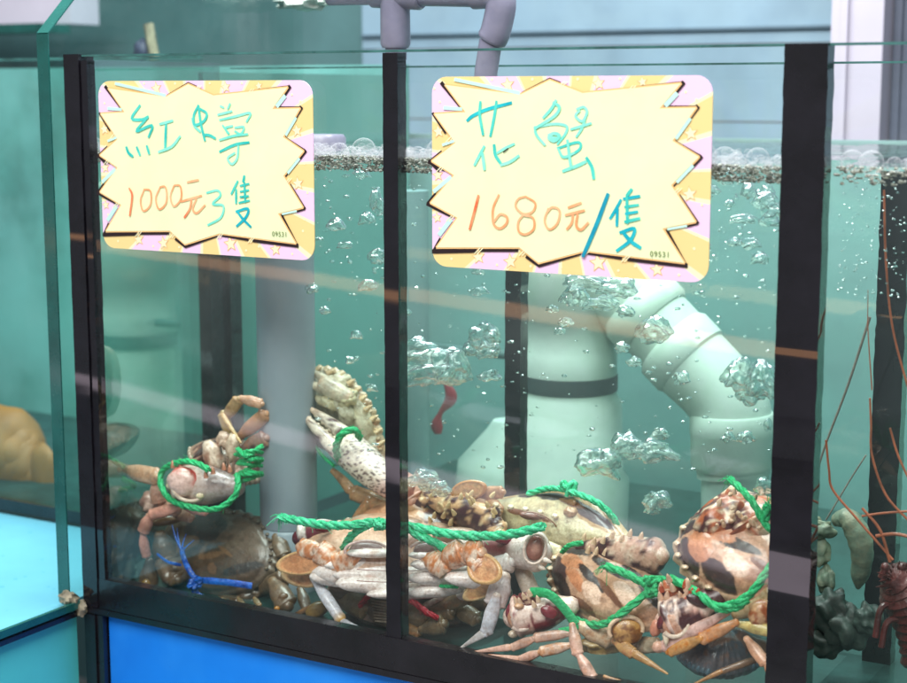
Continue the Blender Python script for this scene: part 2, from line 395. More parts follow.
b = MB(); b.box((-.0125, .015, .0), (-.0045, DB - .002, .070)); b.build('base_board', M['black_wet'], tank)

# tall side pane with cut corner
b = MB(); x0, x1 = -.0265, -.0150
prof = [(-.006, -.0005), (.34, -.0005), (.34, .62), (.16, .62), (-.006, .468)]
n_ = len(prof)
b.add([(x0, y, z) for y, z in prof] + [(x1, y, z) for y, z in prof], [tuple(range(n_ - 1, -1, -1)), tuple(range(n_, 2 * n_))])
pane = b.build('glass_divider', M['glass_tall'], origin=(-.018, .1, 0), smooth=False)
tag(pane, 'tall green edged glass pane with cut top corner left of the crab tank', 'glass pane')
b = MB(); e = .0004
def edge_strip(a, c):
    b.add([(x0 - e, *a), (x1 + e, *a), (x1 + e, *c), (x0 - e, *c)], [(0, 1, 2, 3)])
edge_strip((-.0066, -.0005), (-.0066, .4682)); edge_strip((-.0066, .4682), (.1598, .6205))
ed = b.build('edge_band', M['glass_edge'], pane, smooth=False)
so = ed.modifiers.new('s', 'SOLIDIFY'); so.thickness = .0012; so.offset = 1
# hinge block at the foot of the pane
b = MB(); b.ball((-.012, -.012, .003), .008, .007, .006, wob=.5, seed=3, n=8); b.ball((-.004, -.006, -.006), .006, .004, .006, wob=.6, seed=5, n=8)
tag(b.build('silicone_lump', principled('old_silicone', (.30, .26, .18), .5, .5, 90, .6, 200), origin=(-.01, -.01, 0)), 'lump of dirty silicone at the foot of the tall glass pane', 'silicone lump')

# things behind the rear pane: rear tank boards
b = MB()
b.box((-.55, .60, -.02), (.62, .612, .375)); b.build('rear_tank_back', M['teal_back'])
tag(bpy.data.objects['rear_tank_back'], 'teal back board of the pipe tank behind the crabs', 'board')
b = MB(); b.box((.626, .52, -.02), (1.6, .532, .375)); tag(b.build('right_tank_back', M['teal_light']), 'pale teal back board behind the lobster', 'board')

# left neighbour tank
lt = empty('neighbour_tank', (-.6, .35, 0)); tag(lt, 'teal neighbouring tank at the far left behind the bench', 'tank')
LY = .190
b = MB(); b.box((-1.6, LY, .0), (-.024, LY + .006, .452)); b.build('front_glass', M['glass_tall'], lt)
b = MB(); b.box((-1.6, LY - .003, -.004), (-.024, LY - .0005, .008)); b.build('bottom_rail', M['black_wet'], lt)
b = MB(); b.box((-1.6, LY + .36, .0), (-.03, LY + .37, .452)); b.build('back_board', principled('left_back', (.13, .36, .34), .6, .3, 4, fine=(7, .5, (.2, .48, .48))), lt)
b = MB(); b.box((-1.6, LY + .007, .0), (-.03, LY + .36, .004)); b.build('floor_panel', M['floor'], lt)
b = MB(); b.box((-1.6, LY - .001, .4525), (-.024, LY + .007, .455)); b.build('rim', M['glass_rim'], lt)
b = MB(); b.box((-.030, LY + .007, .0), (-.025, LY + .36, .44)); b.build('side_board', M['teal_side'], lt)
b = MB(); XS = P(70, 8, .80).x; b.box((-1.6, .80, .520), (XS, .86, .60)); tag(b.build('wall_shelf', principled('shelf_lilac', (.62, .58, .70), .5, .1, 5)), 'pale lilac shelf edge at the top left corner', 'shelf')
b = MB(); b.box((-1.6, .74, .506), (XS, .799, .519)); tag(b.build('shelf_bracket', M['glass_edge']), 'dark green glass ledge under the lilac shelf', 'ledge')
# blurred tan animal in the left tank
c = P(18, 462, LY + .10)
b = MB()
for k_ in range(7):
    u = k_ / 6; b.ball(c + Vector((-.02 + .055 * u, -.004, .014 - .028 * u)), .052 * (1 - u * .62), .040 * (1 - u * .6), .050 * (1 - u * .5), wob=.10, seed=k_, n=18)
b.ball(c + Vector((.050, -.012, -.006)), .020, .010, .036, wob=.15, seed=4, n=14)
tag(b.build('whelk', M['tan_flesh'], origin=c), 'blurred orange tan whelk resting low in the far left tank', 'shellfish')

# ------------------------------------------------------------------ pipes
def revolve(mb, c, prof, n=40, axis=Vector((0, 0, 1)), mi=0):
    ref = axis.orthogonal().normalized(); r2 = axis.cross(ref); vs = []; fs = []
    for h, r in prof:
        for k in range(n):
            a = 2 * math.pi * k / n; vs.append(Vector(c) + axis * h + ref * (r * math.cos(a)) + r2 * (r * math.sin(a)))
    for i in range(len(prof) - 1):
        for k in range(n): fs.append((i * n + k, i * n + (k + 1) % n, (i + 1) * n + (k + 1) % n, (i + 1) * n + k))
    fs.append(tuple(range(n - 1, -1, -1))); fs.append(tuple((len(prof) - 1) * n + k for k in range(n)))
    mb.add(vs, fs, None, mi)
# grey standpipe in the left compartment
Yp = .115
pc = P(287, 400, Yp); rp = 29 * mpp(pc)
gp = empty('standpipe', (pc.x, Yp, .001)); tag(gp, 'thick vertical grey pipe standing among the crabs at left', 'pipe')
b = MB(); revolve(b, (pc.x, Yp, .001), [(0.055, rp), (.30, rp), (.375, rp)]); b.build('pipe', M['pvc_grey'], gp)
b = MB(); revolve(b, (pc.x, Yp, .001), [(0, rp * 1.12), (.052, rp * 1.14), (.0545, rp * 1.06)]); b.build('socket', M['pvc_grey'], gp)
c = P(322, 128, .15)
b = MB(); revolve(b, (c.x, .15, .30), [(.070, .020), (.084, .020), (.087, .018)]); tag(b.build('overflow_cup', M['pvc_purple'], origin=(c.x, .15, .30)), 'short lilac pipe end just above the waterline beside the left sign', 'pipe')

# white pipes in the rear tank
YW = .36
def zat(px, py, Y): return P(px, py, Y).z
c1 = P(569, 400, YW); s = mpp(c1); R1 = 48 * s
wp = empty('white_pipe_stack', (c1.x, YW, .0)); tag(wp, 'wide white pipe with a black rubber band behind the centre of the tank', 'pipe')
zb = lambda py: zat(569, py, YW)
b = MB(); revolve(b, (c1.x, YW, 0), [(zb(560), R1 * 1.25), (zb(478), R1 * 1.28), (zb(470), R1 * 1.15), (zb(400), R1 * 1.10), (zb(394), R1), (zb(389), R1)]); b.build('lower_socket', M['pvc_white'], wp)
b = MB(); revolve(b, (c1.x, YW, 0), [(zb(388.5), R1 * 1.01), (zb(373.5), R1 * 1.01)]); b.build('rubber_band', M['band'], wp)
b = MB(); revolve(b, (c1.x, YW, 0), [(zb(373), R1 * .99), (zb(352), R1 * .99), (zb(350), R1 * .96), (zb(318), R1 * .96), (zb(314), R1 * 1.02), (zb(262), R1 * 1.02), (zb(200), R1)]); b.build('upper_socket', M['pvc_white'], wp)
# cone reducer at left foot
cc = P(507, 470, YW + .02); b = MB()
revolve(b, (cc.x, YW + .02, 0), [(-.0, .052), (zat(507, 485, YW), .050), (zat(507, 466, YW), .048), (zat(507, 434, YW), .020), (zat(507, 425, YW), .014)])
tag(b.build('reducer_cone', M['pvc_white'], origin=(cc.x, YW + .02, 0)), 'white cone shaped pipe reducer left of the banded white pipe', 'pipe fitting')
# elbow pipe
ep = empty('elbow_pipe', P(733, 560, YW)); tag(ep, 'white elbow pipe bending down right of the banded pipe', 'pipe')
def W_(px, py): return P(px, py, YW)
s = mpp(W_(690, 340)); R2 = 41 * s
def band_sweep(name, pts, rads, parent, k=10):
    b = MB(); b.tube(pts, rads, 36); return b.build(name, M['pvc_white'], parent)
band_sweep('branch', [W_(600, 262), W_(640, 308)], [R2 * 1.0, R2 * 1.0], ep)
band_sweep('collar', [W_(636, 303), W_(640, 307.5), W_(652, 320), W_(656, 324)], [R2 * 1.0, R2 * 1.09, R2 * 1.09, R2 * 1.0], ep)
band_sweep('sleeve', [W_(655, 323), W_(678, 348)], [R2 * .96, R2 * .96], ep)
band_sweep('collar', [W_(671, 341), W_(674, 344), W_(690, 361), W_(693, 364)], [R2 * .98, R2 * 1.06, R2 * 1.06, R2 * .98], ep)
arc = smooth_path([W_(690, 361), W_(714, 385), W_(728, 404), W_(732, 425)], 8)
band_sweep('bend', arc, [R2 * (1.0 - .04 * math.sin(i / (len(arc) - 1) * 3.14)) for i in range(len(arc))], ep)
band_sweep('collar', [W_(732, 412), W_(732, 414), W_(732, 433), W_(732, 435), W_(732, 463), W_(732, 468)], [R2 * .98, R2 * 1.02, R2 * 1.02, R2 * 1.0, R2 * 1.0, R2 * .94], ep)
band_sweep('down_pipe', [W_(734, 466), W_(734, 474), W_(735, 475), W_(735, 600)], [R2 * .90, R2 * .90, R2 * .82, R2 * .82], ep)
# faint grey uprights in the rear tank
for px, w, lab in ((346, 13, 'dim grey upright pipe far behind the left compartment'), (322, 7, 'thin dark green upright next to the dim grey pipe')):
    c = P(px, 300, .50); b = MB(); revolve(b, (c.x, .50, .0), [(0, w * mpp(c)), (.36, w * mpp(c))])
    tag(b.build('rear_upright', principled('dim_upright_%d' % px, (.12, .20, .21) if w > 8 else (.05, .22, .20), .5, .1, 8), origin=(c.x, .5, 0)), lab, 'pipe')
c = P(412, 300, .30); b = MB(); revolve(b, (c.x, .30, .002), [(0, 20 * mpp(c)), (.028, 20 * mpp(c)), (.030, 17 * mpp(c)), (.33, 17 * mpp(c))])
tag(b.build('rear_upright', principled('grey_upright', (.20, .32, .33), .5, .1, 8), origin=(c.x, .3, 0)), 'pale grey green upright pipe just right of the middle seam strip', 'pipe')
# horizontal bar
b = MB(); b.tube([P(415, 345, .34), P(515, 356, .34)], 4.5 * mpp(P(450, 350, .34)), 10)
tag(b.build('cross_bar', principled('dark_bar', (.07, .14, .14), .5, .1, 8), origin=P(450, 350, .34)), 'short dark horizontal bar behind the bubbles by the red ribbon', 'bar')
# red ribbon
b = MB(); pts = smooth_path([P(444, 366, .33), P(437, 374, .33), P(446, 384, .33), P(451, 398, .33), P(441, 412, .33), P(437, 424, .33), P(438, 434, .33)], 6)
sc_ = mpp(P(444, 380, .33)); nn = len(pts)
b.tube(pts, [(4.5 + 2.0 * math.sin(i * .45)) * sc_ for i in range(nn)], 10, flat=.22, up=V(0, 0, 1))
tag(b.build('red_ribbon', M['red'], origin=P(444, 400, .33)), 'wavy dark red ribbon hanging in the water behind the bubbles', 'ribbon')

# purple-grey pipes over the tank
YU = .10
def U(px, py, Y=YU): return P(px, py, Y)
su = mpp(U(440, 20)); mf = empty('pipe_manifold', U(440, 0)); tag(mf, 'purple grey pipes with tee and elbow above the tank', 'pipe')
def pp(name, pts, r, k=6, mat='pvc_purple'):
    b = MB(); b.tube(pts, [x * su for x in r], 28); b.build(name, M[mat], mf)
pp('cross_pipe', [U(330, -5), U(378, -6)], [11, 11]); pp('tee', [U(372, -7), U(374, -7), U(420, -5), U(422, -5)], [13, 15, 15, 13])
pp('tee_socket', [U(395, -8), U(395.5, 44), U(395.5, 48)], [15, 15.5, 13.5])
pp('pipe', [U(396, 46), U(396, 60)], [11, 11])
pp('cross_pipe', [U(420, -6), U(480, -5)], [12, 12])
pp('elbow', smooth_path([U(474, -6), U(492, -6), U(501, 2), U(496, 30), U(491, 41)], 5), [15] * 19 + [15, 13.5], 5)
pp('pipe', [U(491, 40), U(486, 72), U(484, 105)], [11.5, 11.5, 11.5])
# small blurred things at the top left
c = P(305, 3, .30); b = MB(); b.ball(c, .028, .015, .007, wob=.6, seed=1); b.ball(c + Vector((.02, 0, .004)), .012, .01, .006, wob=.5, seed=3)
tag(b.build('crumpled_film', principled('film_white', (.5, .6, .55), .5, .4, 60), origin=c), 'crumpled pale film hanging at the top edge left of the purple pipes', 'plastic film')
c = P(149, 42, .45); b = MB(); b.tube(smooth_path([c + Vector((0, 0, .02)), c + Vector((.004, 0, .0)), c + Vector((.008, 0, -.02))], 4), .006, 8)
b2 = MB(); b2.ball(c + Vector((-.012, 0, -.008)), .010, .006, .012, wob=.4, seed=9, n=8)
o = b.build('hanging_tag', principled('tag_yellow', (.24, .22, .15), .5, .4, 60), origin=c); tag(o, 'small blurred yellow and dark tag seen through the tall side pane', 'tag')
b2.build('dark_clip', principled('tag_dark', (.04, .05, .09), .5, .2, 30), o)

# ------------------------------------------------------------------ price cards
def card_mats():
    t = NT('card_sunburst'); b = t.n('ShaderNodeBsdfPrincipled'); t.l(b.outputs[0], t.out.inputs[0]); b.inputs['Roughness'].default_value = .35
    tc = t.n('ShaderNodeTexCoord'); sp = t.n('ShaderNodeSeparateXYZ'); t.l(tc.outputs['Object'], sp.inputs[0])
    a = t.math('ARCTAN2', sp.outputs['Z'], t.math('MULTIPLY', sp.outputs['X'], .85))
    w = t.math('FRACT', t.math('MULTIPLY', t.math('ADD', a, 3.3), 13 / (2 * math.pi)))
    col = t.ramp(w, [(0, (1, .68, .93)), (.46, (1, .68, .93)), (.47, (1, .93, .62)), (.53, (1, .93, .62)), (.54, (1, .74, .32)), (.95, (1, .74, .32)), (.96, (1, .93, .62))])
    t.l(col, b.inputs['Base Color']); return t.m
def flat_mat(name, c, rough=.45):
    return principled(name, c, rough, .03, 30)
def ink(name, c, c2, a=.9):
    t = NT(name); b = t.n('ShaderNodeBsdfPrincipled'); b.inputs['Roughness'].default_value = .4
    col = t.ramp(t.noise(60, 4, .6), [(.35, c), (.65, c2)]); t.l(col, b.inputs['Base Color']); t.l(b.outputs[0], t.out.inputs[0]); return t.m
CM = [card_mats(), flat_mat('card_cream', (.90, 1.0, .60)), M['black_ink'], flat_mat('card_mint', (.60, .98, .86)), flat_mat('card_orange', (1.0, .60, .25)), flat_mat('card_star', (1.0, .95, .62)),
      ink('ink_teal', (.02, .55, .50), (.12, .78, .66)), ink('ink_blue', (.0, .24, .42), (.01, .42, .55)), ink('ink_orange', (1.0, .38, .16), (1.0, .58, .32)), flat_mat('ink_small', (.16, .22, .06)), ink('ink_cyan', (.0, .42, .55), (.03, .66, .70)), ink('ink_mint', (.16, .80, .66), (.34, .90, .74)), ink('ink_red', (.95, .16, .06), (1.0, .45, .22))]
K2 = (420, 60, 2.969); K1 = (90, 65, 3.413)
CY_ = -.0022
O2 = P(565, 176, CY_); O1 = P(203, 168, CY_)
def cc_(p, K): return P(K[0] + p[0] / K[2], K[1] + p[1] / K[2], CY_)
def loc2(p): v = cc_(p, K2) - O2; return v.x, v.z
def loc1(p): v = cc_(p, K1) - O1; return v.x, v.z

class Card:
    def __init__(s): s.mb = MB()
    def poly(s, pts, h, mi):
        n = len(pts); s.mb.add([(x, -h, z) for x, z in pts], [tuple(range(n))], None, mi)
    def stroke(s, pts, w, h, mi, k=5, taper=.75, tgt=None):
        mb = tgt or s.mb
        P3 = smooth_path([Vector((x, 0, z)) for x, z in pts], k) if k > 1 else [Vector((x, 0, z)) for x, z in pts]
        N = len(P3); vs = []; hw = w / 2
        for i in range(N):
            t = (P3[min(i + 1, N - 1)] - P3[max(i - 1, 0)]); t.y = 0
            t = t.normalized() if t.length > 1e-9 else Vector((1, 0, 0))
            nrm = Vector((-t.z, 0, t.x)); f = i / (N - 1)
            ww = hw * (1 - (1 - taper) * abs(2 * f - 1) ** 3)
            p = P3[i] + (t * (-hw * .4) if i == 0 else t * (hw * .4) if i == N - 1 else Vector((0, 0, 0)))
            vs += [p + nrm * ww + Vector((0, -h - i * 4e-6, 0)), p - nrm * ww + Vector((0, -h - i * 4e-6, 0))]
        mb.add(vs, [(2 * i, 2 * i + 1, 2 * i + 3, 2 * i + 2) for i in range(N - 1)], None, mi)
    def star(s, c, r, h, mi, rot=0):
        pts = []
        for i in range(10):
            a = math.pi / 2 + i * math.pi / 5 + rot; rr = r if i % 2 == 0 else r * .45
            pts.append((c[0] + rr * math.cos(a), c[1] + rr * math.sin(a)))
        s.poly(pts, h, mi)
    def dot(s, c, r, h, mi): s.poly([(c[0] + r * math.cos(a * .7854), c[1] + r * math.sin(a * .7854)) for a in range(8)], h, mi)
BURST = [(78, 74), (300, 103), (388, 60), (485, 98), (776, 70), (714, 144), (822, 142), (752, 240), (830, 288), (748, 372), (820, 480), (722, 500), (787, 602), (492, 566), (355, 602), (298, 556), (52, 556), (114, 468), (34, 424), (104, 342), (38, 300), (108, 246), (46, 160), (138, 155)]
def make_card(O, name, label, q=(0, 0)):
    cd = Card(); W, H_, r = .2065, .1315, .0115
    rr = []
    for cx, cz, a0 in ((W / 2 - r, H_ / 2 - r, 0), (-W / 2 + r, H_ / 2 - r, 90), (-W / 2 + r, -H_ / 2 + r, 180), (W / 2 - r, -H_ / 2 + r, 270)):
        for i in range(7):
            a = math.radians(a0 + i * 15); rr.append((cx + r * math.cos(a), cz + r * math.sin(a)))
    n = len(rr)
    cd.mb.add([(x, -.0004, z) for x, z in rr] + [(x, .0004, z) for x, z in rr], [tuple(range(n)), tuple(range(2 * n - 1, n - 1, -1))] + [(i, (i + 1) % n, n + (i + 1) % n, n + i) for i in range(n)], None, 0)
    B = [loc2(p) for p in BURST]
    cen = Vector((sum(p[0] for p in B) / len(B), 0, sum(p[1] for p in B) / len(B)))
    # stars and dots first, so that the burst covers them
    rnd = random.Random(3)
    for p, rad, mi in (((262, 62), .0058, 5), ((532, 66), .0050, 5), ((662, 52), .0040, 5), ((45, 212), .0054, 5), ((805, 218), .0055, 5), ((802, 398), .0058, 5), ((48, 342), .0048, 5), ((45, 468), .0042, 5), ((175, 585), .0056, 5), ((270, 598), .0060, 5), ((530, 602), .0070, 5), ((705, 622), .0055, 5)):
        q_ = loc2(p); q_ = (max(-W / 2 + rad, min(W / 2 - rad, q_[0])), max(-H_ / 2 + rad, min(H_ / 2 - rad, q_[1]))); cd.star(q_, rad * 1.0, .00065, 4, .15); cd.star(q_, rad * .80, .0008, 5, .15)
    for p in ((60, 125), (38, 85), (215, 48), (335, 52), (470, 50), (595, 55), (705, 78), (790, 95), (822, 118), (812, 165), (60, 270), (830, 330), (838, 430), (60, 500), (95, 590), (230, 608), (330, 612), (420, 615), (590, 625), (640, 612), (770, 638), (815, 560), (822, 520), (120, 48)):
        q_ = loc2(p); cd.dot((max(-W / 2 + .002, min(W / 2 - .002, q_[0])), max(-H_ / 2 + .002, min(H_ / 2 - .002, q_[1]))), .0010, .0007, 5)
    # orange rim, black accents, mint highlights, cream burst
    def grow(k): return [((p[0] - cen.x) * k + cen.x, (p[1] - cen.z) * k + cen.z) for p in B]
    S_ = lambda pts, w, mi, h=.0010, k=1, tp=1: cd.stroke([loc2(p) for p in pts], w * .000215 * 1.0, h, mi, k, tp)
    for i in range(len(BURST)): S_([BURST[i], BURST[(i + 1) % len(BURST)]], 9, 4, .0012)
    for pts, w in (([(66, 68), (122, 136)], 13), ([(306, 98), (388, 56), (418, 68)], 8), ([(430, 74), (482, 98), (620, 84)], 6), ([(636, 82), (784, 66)], 7), ([(784, 67), (762, 94)], 14),
                   ([(730, 138), (826, 138)], 6), ([(826, 138), (804, 168)], 15), ([(760, 243), (836, 287)], 9), ([(836, 286), (812, 312)], 15), ([(808, 318), (752, 374)], 8), ([(772, 402), (827, 484)], 9), ([(826, 484), (796, 492)], 9),
                   ([(736, 506), (792, 608)], 8), ([(794, 610), (620, 590)], 14), ([(600, 588), (498, 572)], 10), ([(478, 574), (355, 611), (318, 584)], 10), ([(292, 564), (180, 564)], 11), ([(168, 565), (40, 568)], 14), ([(42, 566), (62, 530)], 8),
                   ([(94, 461), (24, 427)], 13), ([(24, 426), (48, 396)], 8), ([(74, 324), (28, 302)], 13), ([(28, 301), (58, 330)], 7), ([(40, 158), (78, 216)], 9), ([(30, 300), (66, 270)], 5)):
        S_(pts, w, 2, .0011)
    for pts, w in (([(106, 58), (298, 98)], 11), ([(74, 142), (126, 146)], 11), ([(732, 134), (764, 100)], 15), ([(762, 230), (802, 174)], 15), ([(766, 362), (812, 314)], 10), ([(738, 502), (794, 492)], 7), ([(44, 390), (94, 348)], 13), ([(60, 518), (94, 474)], 15), ([(70, 252), (104, 240)], 9)):
        S_(pts, w, 3, .0013)
    for p in ((424, 72), (628, 84), (88, 236), (62, 322), (90, 470), (174, 566), (306, 572), (490, 574), (610, 590), (764, 388)):
        for d in (0, 9): S_([(p[0] - 9 + d, p[1] + 8), (p[0] + 7 + d, p[1] - 8)], 3.2, 5, .0015)
    # triangulated cream face
    from mathutils.geometry import tessellate_polygon
    B3 = [Vector((x, -.0014, z)) for x, z in B]
    cd.mb.add(B3, [tuple(t) for t in tessellate_polygon([B3])], None, 1)
    o = cd.mb.build(name, CM, origin=(0, 0, 0), smooth=False)
    o.location = (O.x, -.0022, O.z)
    o.rotation_euler = (0, q[0], 0)
    bpy.context.view_layer.update()
    tag(o, label, 'price card', 'price cards on the tank front')
    return o
def lettering(card, O, K, strokes, small):
    cd = Card(); f = cc_
    for pts, w, mi in strokes:
        L = []
        for p in pts: v = f(p, K) - O; L.append((v.x, v.z))
        cd.stroke(L, w * mpp(O) / K[2] * 1.18, .0019 + .00002 * (len(cd.mb.v) % 17), mi, 5, .8)
    n = cd.mb.build('handwriting', CM, origin=(0, 0, 0), smooth=False)
    n.parent = card; n.location = (0, 0, 0); n.rotation_euler = (0, -card.rotation_euler.y, 0)
    tc = bpy.data.curves.new('number', 'FONT'); tc.body = '09531'; tc.size = .0050; tc.space_character = 1.15
    to = bpy.data.objects.new('tmp', tc); me = bpy.data.meshes.new_from_object(to)
    me.materials.clear(); me.materials.append(CM[9])
    no = bpy.data.objects.new('printed_number', me); COL.objects.link(no); no.parent = card
    v = cc_(small, K) - O; no.location = (v.x, -.0021, v.z); no.rotation_euler = (math.pi / 2, 0, 0)
    bpy.data.objects.remove(to)
T, BL, OR, CY, MI, RD = 6, 7, 8, 10, 11, 12
s2 = make_card(O2, 'price_card', 'larger looking right price card reading 1680 per crab, in burst frame on the tank glass')
lettering(s2, O2, K2, [
    ([(144, 180), (162, 165), (205, 146), (275, 127)], 9, CY), ([(184, 124), (182, 165), (192, 222)], 8, T), ([(231, 123), (225, 165), (213, 226)], 8, T),
    ([(195, 256), (180, 285), (166, 312)], 8, MI), ([(189, 276), (193, 300), (196, 325)], 9, MI), ([(224, 252), (228, 282), (243, 306)], 9, T), ([(284, 249), (258, 261), (234, 276)], 7, MI), ([(244, 312), (272, 302), (298, 284)], 8, MI), ([(266, 262), (252, 274)], 3, 2),
    ([(408, 120), (394, 145), (370, 172)], 8, MI), ([(400, 126), (418, 140), (404, 166), (345, 204)], 8, MI), ([(345, 198), (350, 222), (375, 252)], 7, MI), ([(345, 200), (400, 190), (438, 196), (436, 218), (412, 250)], 7, MI),
    ([(386, 224), (404, 218), (418, 226), (402, 240), (386, 230), (408, 232)], 9, MI),
    ([(470, 146), (490, 140), (500, 155), (486, 182), (466, 166), (478, 150)], 7, MI), ([(452, 206), (512, 188)], 7, MI), ([(497, 162), (486, 200), (468, 228)], 7, MI),
    ([(414, 262), (430, 288), (462, 276)], 7, MI), ([(412, 262), (472, 244), (478, 264), (440, 290)], 7, T), ([(442, 238), (450, 300), (454, 320)], 8, MI), ([(428, 330), (470, 314), (496, 302)], 9, MI), ([(498, 290), (514, 318), (520, 352)], 9, T),
    ([(178, 402), (166, 450), (152, 502)], 8, RD), ([(238, 400), (221, 440), (222, 484), (240, 500), (260, 486), (262, 466), (242, 458), (224, 480)], 7, OR),
    ([(318, 405), (296, 412), (288, 434), (310, 456), (338, 450), (346, 424), (318, 405)], 6, OR), ([(310, 460), (296, 480), (298, 508), (318, 517), (342, 500), (340, 468), (312, 460)], 6, OR),
    ([(385, 440), (374, 476), (388, 502), (412, 484), (418, 446), (396, 437), (382, 452)], 6, OR),
    ([(444, 438), (482, 424)], 7, OR), ([(436, 460), (492, 446)], 7, OR), ([(458, 460), (454, 484), (440, 502)], 7, OR), ([(472, 458), (468, 490), (482, 503), (504, 482)], 7, OR),
    ([(562, 398), (528, 488), (488, 582)], 11, BL),
    ([(600, 415), (582, 448), (568, 470)], 8, CY), ([(590, 440), (588, 492)], 8, CY), ([(632, 384), (618, 402)], 9, T), ([(618, 405), (620, 484)], 8, T), ([(608, 412), (656, 404)], 8, CY), ([(612, 436), (652, 430)], 7, T), ([(614, 456), (650, 450)], 7, CY), ([(612, 480), (656, 470)], 8, T),
    ([(598, 512), (640, 500), (628, 535), (588, 566)], 9, CY), ([(604, 508), (630, 538), (658, 557)], 10, CY)], (686, 582))
s1 = make_card(O1, 'price_card', 'left price card reading 1000 for three crabs, stuck by the left corner post')
lettering(s1, O1, K1, [
    ([(176, 138), (148, 182), (184, 186), (204, 176)], 9, T), ([(204, 178), (164, 226), (218, 206), (206, 246)], 8, T), ([(130, 280), (138, 300), (152, 312)], 9, T), ([(165, 280), (176, 308)], 8, T), ([(200, 276), (208, 303)], 8, T),
    ([(244, 202), (288, 190)], 8, MI), ([(265, 198), (262, 286)], 9, T), ([(240, 297), (285, 278), (314, 243)], 8, MI),
    ([(354, 182), (362, 208), (382, 228)], 8, MI), ([(376, 138), (360, 172), (364, 204), (394, 192), (404, 166), (382, 150)], 8, T), ([(376, 140), (384, 200), (398, 258)], 8, T), ([(396, 238), (414, 240), (434, 250)], 8, T),
    ([(450, 140), (462, 146)], 6, MI), ([(484, 132), (476, 150)], 6, MI), ([(442, 170), (490, 158)], 7, MI), ([(448, 188), (500, 176), (552, 164), (540, 194)], 7, MI), ([(458, 206), (480, 236), (468, 216), (492, 208)], 7, MI), ([(500, 214), (530, 212), (520, 236), (500, 226)], 7, MI), ([(448, 256), (496, 242), (544, 236)], 7, MI),
    ([(448, 296), (500, 272), (548, 264)], 8, T), ([(512, 276), (508, 318), (490, 338), (476, 318), (500, 300)], 7, MI),
    ([(140, 420), (150, 446), (142, 514)], 7, RD), ([(190, 426), (178, 462), (188, 498), (212, 476), (212, 430), (190, 424)], 6, OR), ([(244, 418), (230, 456), (242, 492), (266, 468), (264, 418), (244, 416)], 6, OR), ([(292, 412), (280, 448), (292, 482), (316, 456), (314, 414), (294, 410)], 6, OR),
    ([(338, 400), (376, 392)], 7, OR), ([(316, 466), (386, 446)], 7, OR), ([(352, 462), (346, 492), (328, 520)], 7, RD), ([(368, 458), (356, 490), (370, 505), (398, 478)], 7, OR),
    ([(404, 436), (440, 428), (450, 446), (424, 474), (460, 480), (452, 520), (408, 546)], 7, MI),
    ([(510, 396), (488, 440)], 7, T), ([(504, 424), (504, 472)], 7, T), ([(532, 378), (528, 398)], 8, T), ([(532, 398), (536, 468)], 7, T), ([(518, 412), (548, 405)], 6, T), ([(518, 432), (547, 427)], 6, T), ([(518, 450), (547, 447)], 6, T), ([(514, 470), (550, 462)], 6, T),
    ([(504, 500), (544, 490), (538, 518), (506, 550)], 8, CY), ([(508, 500), (528, 526), (554, 552)], 8, CY)], (627, 583))
s1['label'] = 'smaller looking left price card reading 1000 for three crabs, beside the left corner post'

# ------------------------------------------------------------------ crabs
CREAM = (.74, .62, .52); PINK = (.72, .46, .38); ORG = (.62, .32, .19); WHITE = (.90, .84, .79); TAN = (.52, .33, .20); DARK = (.075, .022, .030); BROWN = (.155, .115, .085); MUD = (.115, .095, .080)

def legc(base, joint=ORG, tip=None, spec=.35, dark=None, seed=0.0):
    def f(t, a, p):
        n = nz(p, 90, seed); n2 = nz(p, 260, seed + 3)
        c = mixc(base, tuple(x * .72 for x in base), sm(-.1, .5, n))
        e = max(sm(.16, .0, t), sm(.86, 1.0, t))
        c = mixc(c, joint, e * .38 + .75 * sm(.12, .4, n2) * spec)
        if dark: c = mixc(c, dark, sm(.05, .22, nz(p, 55, seed + 9) + .08))
        if tip: c = mixc(c, tip, sm(.75, 1, t))
        return c
    return f
def profile_t(t):
    # swollen segment between narrow joints
    e = min(1, t / .10); g = min(1, (1 - t) / .07)
    return profile_w(t)
def profile_w(t):
    # narrow base swelling towards a blunt collar at the far joint
    e = .54 + .48 * sm(0, .52, t); c = 1 - .20 * sm(.955, 1, t); k = 1 + .06 * math.exp(-((t - .925) / .025) ** 2) - .07 * math.exp(-((t - .87) / .02) ** 2)
    return e * c * k

